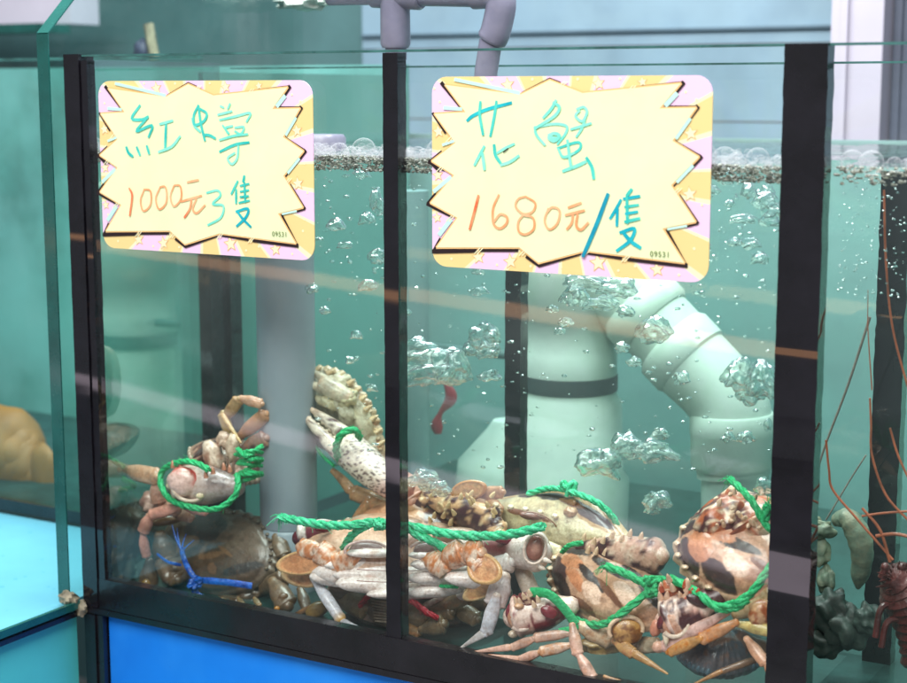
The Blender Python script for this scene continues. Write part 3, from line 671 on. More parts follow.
class Crab:
    def __init__(s, Y): s.b = MB(); s.Y = Y; s.seed = random.random() * 50
    def q(s, p):
        return P(p[0], p[1], p[2] if len(p) > 2 else s.Y) if not isinstance(p, Vector) else p
    def seg(s, a, b_, w0, w1, colf, th=.60, tip=False, bow=0.0):
        """one limb joint from pixel a to pixel b (x, y[, Y]); widths in photo pixels"""
        A, B = s.q(a), s.q(b_); m_ = mpp(A); d = B - A; L = d.length
        side = d.cross(CP - A).normalized(); N = 26; pts = []; rad = []
        r0, r1 = w0 * m_ / 2, w1 * m_ / 2
        pts.append(A - d.normalized() * r0 * .28); rad.append(r0 * .30)
        for i in range(N + 1):
            t = i / N; pts.append(A + d * t + side * (bow * L * math.sin(math.pi * t)))
            r = (r0 * (1 - t) + r1 * t)
            rad.append(r * (profile_t(t) if not tip else (1 + .05 * math.sin(math.pi * t)) * (.7 + .3 * min(1, t / .1))))
        if not tip: pts.append(B + d.normalized() * r1 * .10); rad.append(r1 * .62); pts.append(B + d.normalized() * r1 * .20); rad.append(r1 * .25)
        s.b.tube(pts, rad, 26, colf, flat=th, up=(CP - A).normalized())
        if not tip and w1 > 5:      # ridge rings at the joint
            s.b.ball(B, r1 * .55, n=8, colf=lambda dd, p: colf(.5, 0, p))
    def chain(s, pts, ws, colf, th=.72, tip=True):
        for i in range(len(pts) - 1):
            s.seg(pts[i], pts[i + 1], ws[i], ws[i + 1] if i == len(pts) - 2 and tip else ws[i] * .86, colf, th, tip and i == len(pts) - 2, bow=.03 if i == len(pts) - 2 else 0)
    def paddle(s, a, b_, w, fill, edge, th=.16, bend=.0):
        A, B = s.q(a), s.q(b_); m_ = mpp(A); d = B - A; side = d.cross(CP - A).normalized(); nrm = side.cross(d).normalized()
        n, k = 12, 30; vs = []; cs = []; fs = []
        C0 = (A + B) / 2; L = d.length / 2; W = w * m_ / 2; D = d.normalized()
        for sgn in (1, -1):
            for i in range(n + 1):
                r = i / n
                for j in range(k):
                    a_ = 2 * math.pi * j / k; x, y = math.cos(a_), math.sin(a_)
                    e = 1 - .14 * x
                    z = sgn * (1 - r ** 4) * W * th + (.10 * W * sm(.74, .86, r) * (1 - sm(.9, 1, r))) * sgn + bend * W * (r * y) ** 2
                    p = C0 + D * (x * L * r) + side * (y * W * r * e) + nrm * z
                    vs.append(p)
                    c = mixc(fill, tuple(v * .72 for v in fill), sm(-.1, .4, nz(p, 140, s.seed)))
                    c = mixc(c, ORG, .55 * sm(.1, .4, nz(p, 230, s.seed + 4)))
                    cs.append(mixc(c, edge, sm(.80, .86, r) * .9 if r < .95 else .55))
        off = (n + 1) * k
        for h in (0, off):
            for i in range(n):
                for j in range(k):
                    f = (h + i * k + j, h + i * k + (j + 1) % k, h + (i + 1) * k + (j + 1) % k, h + (i + 1) * k + j)
                    fs.append(f if h else f[::-1])
        s.b.add(vs, fs, cs)
    def spikes(s, pts, size, outward, col, lean=0):
        for p in pts:
            A = s.q(p); m_ = mpp(A); o = outward.normalized()
            s.b.tube([A - o * size * m_ * .3, A + o * size * m_ * .5, A + o * size * m_], [size * m_ * .45, size * m_ * .30, size * m_ * .04], 8, lambda t, a, q: col)
    def claw(s, a, b_, w, colf, tipc=(.55, .16, .10), flip=1, gape=.12, th=.8, palm=.55, teeth=True):
        """palm with two toothed fingers, wrist a to tip b"""
        A, B = s.q(a), s.q(b_); m_ = mpp(A); d = B - A; L = d.length; D = d.normalized(); side = d.cross(CP - A).normalized() * flip
        up = (CP - A).normalized(); r = w * m_ / 2
        pts, rad = [], []
        for i in range(41):
            t = i / 40; pts.append(A + d * (palm * 1.05 * t) ); rad.append(r * (.62 + .42 * math.sin(math.pi * min(1, t * .62 + .05)) - .12 * sm(.88, 1, t)))
        pts = [A - D * r * .3] + pts + [pts[-1] + D * r * .2]; rad = [r * .35] + rad + [rad[-1] * .5]
        s.b.tube(pts, rad, 48, colf, flat=th, up=up)
        for sg, off, ln in ((-1, .50, 1.0), (1, .50, .97)):
            P0 = A + d * (palm * .92) + side * (sg * r * off * .95); path = []; rr = []
            n = 12
            for i in range(n + 1):
                t = i / n; spread = off * (1 - t * .75) + gape * 2.2 * math.sin(math.pi * t * .85)
                path.append(A + d * (palm * .92 + (ln - palm * .92) * t) + side * (sg * r * spread * .98))
                rr.append(r * (.50 * (1 - t) ** .8 + .05) * (1 if t < .95 else .6))
            cf = lambda t, a, p, sg=sg: mixc(colf(t * .6 + .2, a, p), tipc, sm(.60, .92, t))
            s.b.tube(path, rr, 14, cf, flat=.8, up=up)
            if teeth:
                for i in range(2, n - 1):
                    p = path[i] - side * (sg * rr[i] * .8); z = rr[i] * (.45 if i % 2 else .3)
                    s.b.ball(p, z, n=5, colf=lambda dd, q: (.78, .70, .58))
    def ringc(s, c, rw, rh, w, col, tilt=0, a0=0, a1=360, axis=None, k=30):
        C_ = s.q(c); m_ = mpp(C_); tr = math.radians(tilt); pts = []
        for i in range(k + 1):
            a = math.radians(a0 + (a1 - a0) * i / k); x = rw * math.cos(a); y = rh * math.sin(a)
            pts.append(C_ + (CR * (x * math.cos(tr) - y * math.sin(tr)) + CU * (x * math.sin(tr) + y * math.cos(tr))) * m_)
        s.b.tube(pts, w * m_ / 2, 8, col if callable(col) else (lambda t, a, p: col))
    def blob(s, c, rw, rh, rd, colf, tilt=0, wob=.1, n=14):
        C_ = s.q(c); m_ = mpp(C_); tr = math.radians(tilt)
        ax = (CR * math.cos(tr) + CU * math.sin(tr), CU * math.cos(tr) - CR * math.sin(tr), -CF)
        s.b.ball(C_, rw * m_, rh * m_, rd * m_, ax, n, 0, (lambda d, p: colf) if not callable(colf) else colf, wob, s.seed)
    def carapace(s, c, Fv, Nv, W, L, H, style, belly=CREAM, teeth=8, tooth=(.82, .72, .62), tl=.055):
        C_ = s.q(c); N_ = Nv.normalized(); F_ = (Fv - N_ * Fv.dot(N_)).normalized(); X_ = F_.cross(N_).normalized()
        s.cen = C_; s.fr = (X_, F_, N_)
        half = [(0, .64), (.10, .66), (.14, .62), (.24, .645), (.30, .60), (.40, .60)]
        front = [(.44, .585), (.60, .50), (.74, .39), (.86, .26), (.95, .12), (1.0, -.02)]
        rear = [(.93, -.14), (.80, -.30), (.66, -.46), (.50, -.58), (.34, -.63), (.0, -.64)]
        def res(poly, n):
            pp_ = smooth_path([Vector((x, y, 0)) for x, y in poly], 10); ls = [0]
            for i in range(1, len(pp_)): ls.append(ls[-1] + (pp_[i] - pp_[i - 1]).length)
            out = []; j = 0
            for i in range(n):
                t = ls[-1] * i / n
                while j < len(ls) - 2 and ls[j + 1] < t: j += 1
                u = (t - ls[j]) / max(1e-9, ls[j + 1] - ls[j]); out.append(pp_[j].lerp(pp_[j + 1], u))
            return out
        nf = teeth * 7
        a = res(half + front[:1], 12); bq = res(front, nf); r_ = res(rear[:], 26)
        bq2 = []
        for i, p in enumerate(bq):
            ph = (i % 7) / 7.0; k = (ph / .55) ** 1.0 if ph < .55 else max(0, (1 - ph) / .45) ** 1.3
            nrm = Vector((p.x, p.y * 1.2, 0)).normalized(); bq2.append(p + nrm * (tl * k) + Vector((0, tl * .35 * k, 0)))
        right = a + bq2 + r_ + [Vector((0, -.64, 0))]; rs = a + bq + r_ + [Vector((0, -.64, 0))]
        outs = rs + [Vector((-p.x, p.y, 0)) for p in reversed(rs[1:-1])]
        out = right + [Vector((-p.x, p.y, 0)) for p in reversed(right[1:-1])]
        K = len(out); R_ = 22
        for sgn in (1, -1):
            vs = []; cs = []; fs = []
            for i in range(R_ + 1):
                r = i / R_
                tb = sm(.86, 1.0, r)
                for p0, p1 in zip(out, outs):
                    p = p1.lerp(p0, tb); x, y = p.x * r, p.y * r; q = r
                    if sgn > 0:
                        z = H * (max(0, 1 - q ** 2.6)) ** .62
                        z += H * .10 * (math.exp(-((abs(x) - .38) ** 2 + (y - .05) ** 2) / .03) + math.exp(-(x ** 2 + (y - .2) ** 2) / .04) - .7 * math.exp(-((abs(x) - .2) ** 2) / .004) * math.exp(-(y + .05) ** 2 / .06))
                        z += H * .05 * noise.noise(Vector((x * 6, y * 6, s.seed)))
                    else:
                        z = -H * .80 * (max(0, 1 - q ** 3)) ** .7 + H * .06 * noise.noise(Vector((x * 7, y * 7, s.seed)))
                    pt = C_ + X_ * (x * W / 2) + F_ * (y * W / 2) * (L / (W * .64)) + N_ * z
                    vs.append(pt)
                    if sgn > 0: c_ = style(x, y, r, s.seed, pt) if getattr(style, 'withp', 0) else style(x, y, r, s.seed)
                    else:
                        c_ = mixc(belly, tuple(v * .7 for v in belly), sm(0, .5, nz(pt, 60)))
                    isT = sm(.93, 1.0, r) * (1 if (y > -.05 and abs(x) > .42) else .35)
                    cs.append(mixc(c_, tooth, isT * .85))
            for i in range(R_):
                for j in range(K):
                    f = (i * K + j, i * K + (j + 1) % K, (i + 1) * K + (j + 1) % K, (i + 1) * K + j)
                    fs.append(f if sgn < 0 else f[::-1])
            s.b.add(vs, fs, cs)
        # blunt knobs on the teeth
        for j, p in enumerate(bq2):
            if j % 7 == 4:
                for sx in (1, -1):
                    pt = C_ + X_ * (sx * p.x * W / 2 * .955) + F_ * (p.y * W / 2 * .955) * (L / (W * .64)) + N_ * H * .10
                    s.b.ball(pt, W * .020, W * .017, H * .16, (X_, F_, N_), 8, 0, lambda d, q: tooth)
    def shell(s, out_px, Y0, ay, ax, H, style, teeth=None, tooth=(.84, .70, .56), tsize=4.0, K=150):
        """domed shell whose rim runs through the given outline; the shell plane leans by ay, ax (m per px)"""
        cx = sum(p[0] for p in out_px) / len(out_px); cy_ = sum(p[1] for p in out_px) / len(out_px)
        Yf = lambda px, py: Y0 + ay * (py - cy_) + ax * (px - cx)
        loop = [Vector((x, y, 0)) for x, y in out_px]; sp_ = []
        n0 = len(loop)
        for i in range(n0):
            a, b_, c, d = loop[i - 1], loop[i], loop[(i + 1) % n0], loop[(i + 2) % n0]
            for j in range(12):
                t = j / 12; sp_.append((.5 * ((2 * b_) + (c - a) * t + (2 * a - 5 * b_ + 4 * c - d) * t * t + (3 * b_ - a - 3 * c + d) * t ** 3), (i + t)))
        c0 = P(cx, cy_, Yf(cx, cy_)); s.cen = c0; m_ = mpp(c0)
        pa = P(cx + 10, cy_, Yf(cx + 10, cy_)) - c0; pb = P(cx, cy_ - 10, Yf(cx, cy_ - 10)) - c0; N_ = pa.cross(pb).normalized()
        if N_.dot(CP - c0) < 0: N_ = -N_
        s.N_ = N_; K = len(sp_); R_ = 34; knobs = []
        for sgn in (1, -1):
            vs = []; cs = []; fs = []
            for i in range(R_ + 1):
                r = (i / R_) ** .85; tb = sm(.88, 1, r)
                for j, (q, u) in enumerate(sp_):
                    ext = 0
                    if teeth and u < teeth[0] and u + n0 <= teeth[1]: u = u + n0
                    if teeth and teeth[0] <= u <= teeth[1]:
                        ph = ((u - teeth[0]) * teeth[2]) % 1.0; ext = tsize * (ph / .6 if ph < .6 else (1 - ph) / .4)
                        if sgn > 0 and i == R_ and abs(ph - .5) < .5 / 12 * teeth[2]: knobs.append(q)
                    d = Vector((q.x - cx, q.y - cy_, 0)); L = d.length; dd = d * (r * (1 + ext * tb / L))
                    x, y = cx + dd.x, cy_ + dd.y; rr = r
                    if sgn > 0:
                        z = H * (max(0, 1 - rr ** 2.7)) ** .60 + H * .09 * noise.fractal(Vector((x * .035, y * .035, s.seed)), 1, 2, 3) * (1 - rr ** 4)
                        z -= H * .10 * math.exp(-((rr - .90) / .035) ** 2)
                    else: z = -H * .7 * (max(0, 1 - rr ** 3)) ** .7
                    pt = P(x, y, Yf(x, y)) + N_ * z; vs.append(pt)
                    c_ = style(0, 0, rr, s.seed, P(x, y, Yf(x, y))) if sgn > 0 else (.70, .62, .50)
                    rim = sm(.90, .97, rr) * (1.0 if ext > 0 else .45) if sgn > 0 else 0
                    cs.append(mixc(c_, tooth, rim * .8))
            for i in range(R_):
                for j in range(K):
                    f = (i * K + j, i * K + (j + 1) % K, (i + 1) * K + (j + 1) % K, (i + 1) * K + j); fs.append(f if sgn > 0 else f[::-1])
            s.b.add(vs, fs, cs)
        for q in knobs:
            d = Vector((q.x - cx, q.y - cy_, 0)) * .945; x, y = cx + d.x, cy_ + d.y
            s.b.ball(P(x, y, Yf(x, y)) + N_ * H * .34, tsize * .85 * m_, tsize * .6 * m_, H * .20, (CR, CU, -CF), 8, 0, lambda d_, p: tooth, .3, q.x)
    def belly_plates(s, col=WHITE, n=5):
        """sternum plates and folded abdomen on the underside of the carapace frame"""
        X_, F_, N_ = s.fr; C_ = s.cen; W = s.W
        for sx in (1, -1):
            for i in range(n):
                y = .26 - i * .155; x0 = .17
                c = C_ + X_ * (sx * W * .5 * (.30 - .02 * i)) + F_ * (W * .5 * y) - N_ * s.H * .78
                s.b.ball(c, W * .115, W * .034, s.H * .20, (X_ * math.cos(.2 * sx) - F_ * math.sin(.2) , F_, N_), 10, 0, lambda d, p: mixc(col, PINK, .5 * sm(.1, .5, nz(p, 80))))
        for i in range(6):
            c = C_ + F_ * (W * .5 * (-.58 + i * .155)) - N_ * s.H * .86
            s.b.ball(c, W * (.125 - .017 * i), W * .044, s.H * .16, (X_, F_, N_), 10, 0, lambda d, p: mixc(col, CREAM, .4))
    def finish(s, name, label, cat='crab', group='live crabs piled in the tank'):
        org = s.cen.copy() if hasattr(s, 'cen') else sum(s.b.v, Vector((0, 0, 0))) / len(s.b.v)
        s.o = s.b.build(name, M['shell'], origin=org, sharp=75)
        return tag(s.o, label, cat, group)

def st_feriata(dark=.0, org=(.62, .33, .20)):
    def f(x, y, r, seed):
        n = noise.fractal(Vector((x * 2.2, y * 2.2, seed)), 1, 2, 4)
        w = x * 6.6 + n * 1.6 + .5 * math.sin(y * 4 + seed)
        c = mixc(org, (.70, .48, .34), sm(-.3, .5, n))
        stripe = math.sin(w * 1.25) + .5 * math.sin(w * .55 + 1.3) + .6 * noise.noise(Vector((x * 3, y * 5, seed + 5)))
        c = mixc(c, (.11, .040, .038), sm(.25, .55, stripe + dark) * (.95 if r > .2 else .8))
        c = mixc(c, (.82, .66, .52), sm(.62, .85, noise.noise(Vector((x * 3.1 + 9, y * 2.2, seed))) + .5 * math.exp(-((abs(x) - .33) ** 2 + (y + .22) ** 2) / .02)))
        c = mixc(c, (.45, .20, .10), .4 * sm(.05, .3, noise.noise(Vector((x * 22, y * 22, seed)))))
        return c
    return f
def pix(p):
    d = Vector(p) - CP; z = d.dot(CF); return 453.5 + FPX * d.dot(CR) / z, 341.5 - FPX * d.dot(CU) / z
def st_marks(base, base2, marks, hi=(.84, .64, .54)):
    """shell pigment, plus a shadow painted on the mud crab: (x, y, half length, half width, tilt, kind) blotches with ragged rims"""
    def f(x, y, r, seed, pt):
        px, py = pix(pt); n = noise.fractal(Vector((px * .030, py * .030, seed)), 1, 2, 5); n2 = noise.noise(Vector((px * .16, py * .16, seed)))
        c = mixc(base, base2, sm(-.35, .45, n)); c = mixc(c, tuple(v * .55 for v in base), .5 * sm(.1, .5, n2))
        for (mx, my, a, b_, tl, kd) in marks:
            t = math.radians(tl); dx, dy = px - mx, -(py - my); u = (dx * math.cos(t) + dy * math.sin(t)) / a; v = (-dx * math.sin(t) + dy * math.cos(t)) / b_
            k = sm(1.04, .93, math.hypot(u, v) + .26 * n + .10 * n2)
            if k > 0: c = mixc(c, {'d': (.022, .007, .010), 'p': (.060, .024, .036), 'w': hi, 'o': (.66, .34, .22), 'b': (.20, .085, .045), 't': (.50, .34, .20), 'k': (.040, .036, .036), 'm': (.26, .17, .11)}[kd], k * .95)
        return c
    f.withp = 1; return f
def st_mud(x, y, r, seed):
    n = noise.fractal(Vector((x * 4, y * 4, seed)), 1, 2, 5); c = mixc((.27, .20, .155), (.17, .135, .115), sm(-.3, .4, n))
    c = mixc(c, (.045, .040, .040), sm(.45, .2, math.hypot((x + .05) * 1.6, (y - .40) * 1.2)) * .7)  # dark blot paints in the shadow of the crab above
    return mixc(c, (.30, .17, .09), .6 * sm(.1, .4, noise.noise(Vector((x * 9, y * 9, seed + 2)))) * sm(.35, .1, abs(y)))
def st_cream(x, y, r, seed):
    n = noise.fractal(Vector((x * 3, y * 3, seed)), 1, 2, 4)
    c = mixc((.62, .52, .36), (.40, .26, .15), sm(-.1, .5, n)); return mixc(c, (.13, .07, .06), .8 * sm(.1, .35, noise.noise(Vector((x * 5, y * 5, seed + 7)))))

def rope(parent, pts, w, mat='rope_green', Y=.03, lobes=3, fray=0, k=8, name='rope', flat=None, taper=False):
    b = MB(); q = [p if isinstance(p, Vector) else P(p[0], p[1], p[2] if len(p) > 2 else Y) for p in pts]; w = w * .88
    pth = smooth_path(q, k); m_ = mpp(q[0]); r = w * m_ / 2
    # finer steps so that the twist reads
    fine = []
    for i in range(len(pth) - 1):
        st = max(1, int((pth[i + 1] - pth[i]).length / (r * .45)))
        for j in range(st): fine.append(pth[i].lerp(pth[i + 1], j / st))
    fine.append(pth[-1]); n = len(fine)
    rd = [r * (1 + .08 * noise.noise(p * 150)) * (1 - (.6 * i / n if taper else 0)) for i, p in enumerate(fine)]
    if lobes and not flat:
        x = None; run = 0; strands = [[], [], []]
        for i in range(n):
            T_ = (fine[min(i + 1, n - 1)] - fine[max(i - 1, 0)]).normalized()
            if i: run += (fine[i] - fine[i - 1]).length
            x = T_.orthogonal().normalized() if x is None else (x - T_ * x.dot(T_)).normalized()
            y = T_.cross(x)
            for k_ in range(3):
                a_ = run / r * .62 + k_ * 2.0944
                strands[k_].append(fine[i] + (x * math.cos(a_) + y * math.sin(a_)) * rd[i] * .46)
        for st_ in strands: b.tube(st_, [v * .60 for v in rd], 10, lobes=5, twist=-1.4 / r)
    else: b.tube(fine, rd, 15, flat=flat, up=V(0, 0, 1) if flat else None)
    rnd = random.Random(int(abs(q[0].x) * 9999))
    if lobes and not flat and w > 4:
        for i in range(2, n - 3, 2):
            d = V(rnd.uniform(-1, 1), rnd.uniform(-1, 1), rnd.uniform(-.2, 1)).normalized(); t_ = (fine[i + 2] - fine[i]).normalized(); st = fine[i] + d * r * .85
            b.tube([st, st + (t_ + d * .5).normalized() * r * .9, st + (t_ + d * rnd.uniform(.2, 1.2)).normalized() * r * rnd.uniform(1.2, 2.4)], r * .055, 4)
    for e, nb in ((0, 1), (-1, -2)):
        if not fray & (1 if e == 0 else 2): continue
        d = (fine[e] - fine[nb]).normalized()
        for i in range(16):
            dv = (d + V(rnd.uniform(-.9, .9), rnd.uniform(-1.1, .5), rnd.uniform(-.5, .8))).normalized(); st = fine[e] + V(rnd.uniform(-.5, .5), rnd.uniform(-.5, .5), .2) * r
            L = r * rnd.uniform(1.5, 4)
            b.tube([st, st + dv * L * .5, st + dv * L + V(0, -.4, 0) * L], r * .09, 4)
    return b.build(name, M[mat], parent)

def knot(parent, c, w, mat, Y, seed=1, n=9):
    rnd = random.Random(seed); C_ = P(c[0], c[1], Y); m_ = mpp(C_); b = MB()
    for i in range(n):
        pts = [C_ + V(rnd.uniform(-1, 1), rnd.uniform(-1, 1), rnd.uniform(-.5, .8)) * w * m_ * .5 for _ in range(4)]
        b.tube(smooth_path(pts, 7), w * m_ * .15, 8, lobes=3, twist=900)
    return b.build('rope_knot', M[mat], parent)

# --- crab held upright behind the grey pipe (pale underside showing)
c = Crab(.135)
c.W, c.H = .155, .017
c.shell([(302, 374), (316, 367), (332, 368), (346, 374), (357, 385), (367, 398), (376, 415), (382, 434), (386, 456), (389, 482), (372, 484), (350, 470), (328, 452), (306, 438), (298, 405)], .150, 0.0, -.0001, .012,
        st_marks((.92, .89, .76), (.82, .77, .60), [(344, 377, 5, 4, -30, 'b'), (334, 371, 4, 3, 0, 'd'), (370, 404, 5, 3, -50, 'b'), (377, 420, 5, 3, -60, 'o'), (383, 444, 5, 3, -70, 'o'), (360, 390, 4, 3, 0, 'd'), (352, 430, 2, 30, 30, 'w'), (364, 440, 2, 26, 24, 't')], (.90, .88, .76)), teeth=(1.0, 8.6, 2.0), tooth=(.74, .58, .40), tsize=2.6)
paleleg = legc((.80, .74, .60), (.72, .40, .26), spec=.2)
def spot(t, a, p):
    n = noise.voronoi(Vector(p) * 330)[0][0]
    base = mixc((.82, .74, .66), (.62, .44, .42), sm(.35, .05, t))
    return mixc(base, (.10, .045, .05), sm(.42, .32, n) * sm(.95, .75, t))
c.claw((394, 490, .105), (300, 405, .115), 36, spot, tipc=(.80, .62, .50), gape=.05, palm=.52)
c.claw((350, 398, .125), (300, 372, .122), 19, paleleg, tipc=(.5, .25, .18), gape=.14, flip=-1)
c.seg((398, 480, .10), (412, 500, .10), 30, 24, legc((.72, .45, .38), spec=.5))
c.blob((330, 402, .128), 13, 9, 10, (.80, .74, .55), tilt=-35, wob=.5); c.blob((348, 398, .128), 10, 8, 9, (.76, .70, .50), tilt=20, wob=.5)
c.blob((362, 420, .138), 10, 20, 5, lambda d, p: mixc((.86, .82, .66), (.7, .62, .46), sm(0, .4, nz(p, 80))), tilt=25, wob=.3)
c.blob((345, 410, .130), 9, 16, 9, lambda d, p: (.78, .74, .60), tilt=35, wob=.5)
c.blob((338, 383, .135), 12, 9, 8, (.80, .77, .62), tilt=10, wob=.5)
for i, (px, py) in enumerate(((318, 368), (330, 371), (341, 374), (351, 381), (357, 389), (363, 397), (368, 407), (374, 417), (378, 430), (381, 442))):
    c.spikes([(px - 1, py + 2, .137)], 7, V(.8, .6, .1), (.74, .58, .38))
c.chain([(385, 505, .12), (352, 492, .12), (332, 470, .125)], [18, 12, 6], legc(TAN, spec=.5))
c.chain([(395, 515, .11), (372, 502, .115), (355, 520, .11)], [20, 14, 8], legc(TAN, spec=.8))
c.finish('flower_crab', 'pale crab standing on edge behind the grey pipe, cream underside and one big spotted claw')
rope(c.o, [(338, 459, .10), (336, 447, .088), (342, 434, .084), (354, 430, .088), (360, 438, .10)], 8, 'rope_green', lobes=2)
rope(c.o, [(334, 466, .112), (322, 455, .12), (311, 440, .13)], 4, 'rope_green', lobes=0)

# --- upper left crab with green ropes
c = Crab(.07); c.W, c.H = .11, .016
lg = legc((.66, .46, .38), ORG, spec=.45)
c.carapace((232, 462, .100), V(-.2, -.2, .9), V(.15, .8, .45), .078, .055, .016, lambda x, y, r, sd: mixc((.42, .28, .22), (.14, .07, .06), sm(-.1, .4, noise.fractal(Vector((x * 4, y * 4, sd)), 1, 2, 4))), belly=(.66, .50, .42))
def clawA(t, a, p):
    n = nz(p, 110, 3); b_ = mixc((.78, .66, .60), (.42, .36, .36), sm(.25, .75, t))
    b_ = mixc(b_, (.45, .035, .03), .9 * sm(.05, .25, n) * sm(.45, .2, t)); return mixc(b_, (.12, .09, .09), .7 * sm(.18, .35, nz(p, 60, 8)) * sm(.3, .7, t))
c.seg((238, 487, .055), (176, 483, .045), 40, 38, lambda t, a, p: clawA(1 - t, a, p), th=.85)
c.blob((184, 482, .036), 17, 15, 9, lambda d, p: mixc((.80, .62, .58), (.50, .06, .05), sm(.45, .95, math.hypot(d.x, d.y) + .5 * nz(p, 130)) * sm(-.1, .6, d.y + .3 * d.x)), tilt=-12, wob=.1)
c.ringc((190, 486, .036), 18, 15, 4.4, (.80, .72, .62), -10, 170, 372)
c.spikes([(173, 466, .04), (181, 464, .04), (224, 468, .045), (230, 470, .045), (213, 472, .04), (206, 476, .036)], 6, V(-.1, 1, .2), (.55, .30, .22))
for p in ((176, 492), (200, 496), (170, 486)): c.blob((*p, .033), 4, 3, 3, (.80, .74, .55))
c.blob((214, 456, .07), 10, 17, 10, lambda d, p: mixc((.74, .62, .54), (.5, .33, .27), sm(-.1, .3, nz(p, 90))), tilt=20, wob=.3); c.blob((233, 447, .072), 7, 15, 8, (.72, .60, .50), tilt=-8, wob=.3)
c.blob((225, 440, .075), 8, 9, 8, (.64, .50, .42), wob=.4); c.blob((198, 458, .072), 13, 4, 6, (.58, .38, .32), tilt=38, wob=.2); c.blob((243, 470, .07), 8, 10, 8, (.68, .52, .46), tilt=-30, wob=.4)
c.blob((205, 449, .068), 15, 2.6, 4, (.10, .07, .07), tilt=38)
c.seg((119, 469, .05), (158, 477, .045), 15, 18, legc((.66, .48, .36), spec=.4), th=.5); c.seg((156, 480, .045), (160, 502, .05), 16, 18, lg); c.blob((152, 503, .055), 11, 12, 9, lambda d, p: mixc((.66, .52, .46), (.45, .3, .26), sm(0, .3, nz(p, 120))), wob=.4)
c.seg((162, 503, .055), (178, 510, .05), 18, 15, lg); c.chain([(180, 507, .045), (150, 515, .04), (143, 532, .04), (147, 557, .045)], [13, 14, 11, 7], legc((.72, .42, .36), (.80, .55, .40), spec=.2), tip=False)
c.seg((184, 507, .042), (207, 512, .042), 11, 9, legc((.70, .40, .36), spec=.1)); c.seg((172, 513, .07), (192, 517, .06), 12, 12, lg)
c.seg((231, 440, .08), (223, 413, .08), 10, 12, legc((.46, .36, .18), spec=.2)); c.seg((224, 420, .08), (239, 399, .08), 13, 12, legc((.56, .40, .24), spec=.3)); c.seg((240, 398, .08), (262, 404, .085), 12, 10, legc((.68, .45, .34), spec=.7)); c.seg((222, 414, .076), (241, 443, .07), 6, 2, legc((.60, .45, .22)), tip=True)
c.seg((238, 438, .085), (266, 414, .09), 15, 14, legc((.62, .38, .26), spec=.9)); c.seg((242, 450, .085), (266, 438, .09), 17, 17, legc((.40, .28, .25), spec=.4, dark=(.09, .05, .05)))
c.finish('flower_crab', 'pink and tan crab at upper left with one claw looped by green rope')
rope(c.o, [(209, 470, .035), (196, 463, .038), (180, 462, .040), (163, 470, .045), (161, 484, .040), (170, 499, .034), (190, 507, .030), (216, 509, .032), (233, 498, .038), (238, 486, .042), (237, 474, .048)], 7)
rope(c.o, [(98, 452, .028), (112, 460, .035), (124, 467, .045)], 6, 'rope_green'); rope(c.o, [(122, 478, .06), (134, 486, .065), (120, 490, .07)], 6)
rk = random.Random(9)
for i in range(9): rope(c.o, [(238 + rk.uniform(-3, 3), 450 + i * 4.2 + rk.uniform(-4, 4), .062), (249 + rk.uniform(-3, 3), 452 + i * 3.8 + rk.uniform(-5, 5), .050 + rk.uniform(-.004, .003)), (262, 446 + i * 4 + rk.uniform(-6, 6), .066)], rk.uniform(4, 6))

# --- brown mud crab
c = Crab(.10); c.W, c.H = .118, .020
c.shell([(164, 534), (174, 521), (194, 513), (220, 510), (246, 513), (263, 521), (274, 535), (278, 551), (275, 567), (264, 582), (247, 592), (222, 598), (198, 596), (181, 586), (170, 568), (163, 550)], .085, -.00045, 0.0, .015,
        st_marks((.135, .098, .072), (.185, .140, .105), [(216, 531, 20, 16, -8, 'k'), (222, 560, 12, 2.4, 12, 'm'), (214, 554, 8, 2, 60, 'm'), (236, 556, 8, 2, -40, 'm'), (222, 573, 4, 5, 0, 'm'), (196, 548, 14, 6, 20, 'm'), (250, 572, 18, 4, 20, 'k'), (188, 572, 10, 5, -30, 'k')]), teeth=(1.2, 8.5, 2.2), tooth=(.20, .16, .12), tsize=2.6)  # first dark mark is the shadow of the crab above, put into the colour
mg = legc((.17, .125, .085), (.24, .15, .08), spec=.3); mg2 = legc((.20, .15, .105), (.30, .18, .09), spec=.4)
c.seg((160, 534, .07), (168, 560, .07), 24, 26, mg2); c.blob((176, 573, .062), 17, 15, 13, lambda d, p: mixc((.21, .16, .12), (.12, .09, .07), sm(-.2, .3, nz(p, 90))), wob=.3)
c.seg((150, 560, .06), (148, 592, .055), 17, 20, mg); c.seg((158, 563, .06), (178, 580, .055), 20, 18, mg2); c.blob((146, 585, .05), 5, 6, 3, (.32, .21, .08)); c.seg((180, 575, .07), (188, 598, .065), 18, 12, mg)
c.blob((166, 520, .075), 17, 6, 8, (.22, .13, .07), tilt=10)
c.seg((276, 535, .09), (284, 556, .085), 18, 16, mg2); c.seg((262, 590, .07), (284, 578, .065), 20, 18, mg); c.blob((252, 592, .075), 15, 10, 10, lambda d, p: mixc((.22, .16, .11), (.10, .08, .06), sm(-.1, .3, nz(p, 120))), tilt=20, wob=.3)
c.seg((272, 580, .06), (288, 606, .05), 20, 22, mg2); c.seg((284, 596, .05), (281, 616, .048), 20, 14, mg); c.blob((277, 609, .042), 3, 3, 3, (.45, .24, .08))
c.seg((300, 588, .07), (308, 612, .06), 14, 10, mg); c.seg((314, 606, .06), (288, 618, .055), 6, 3, legc((.34, .20, .11)), tip=True); c.blob((317, 610, .06), 12, 8, 6, (.36, .24, .10), tilt=25)
c.seg((205, 602, .06), (240, 604, .06), 16, 16, mg)
for i in range(5): c.seg((190 + i * 16, 598, .052), (196 + i * 16, 606, .048), 7, 5, legc((.22, .18, .11)))
c.finish('mud_crab', 'dark brown crab tied with a shiny blue strap at the bottom left')
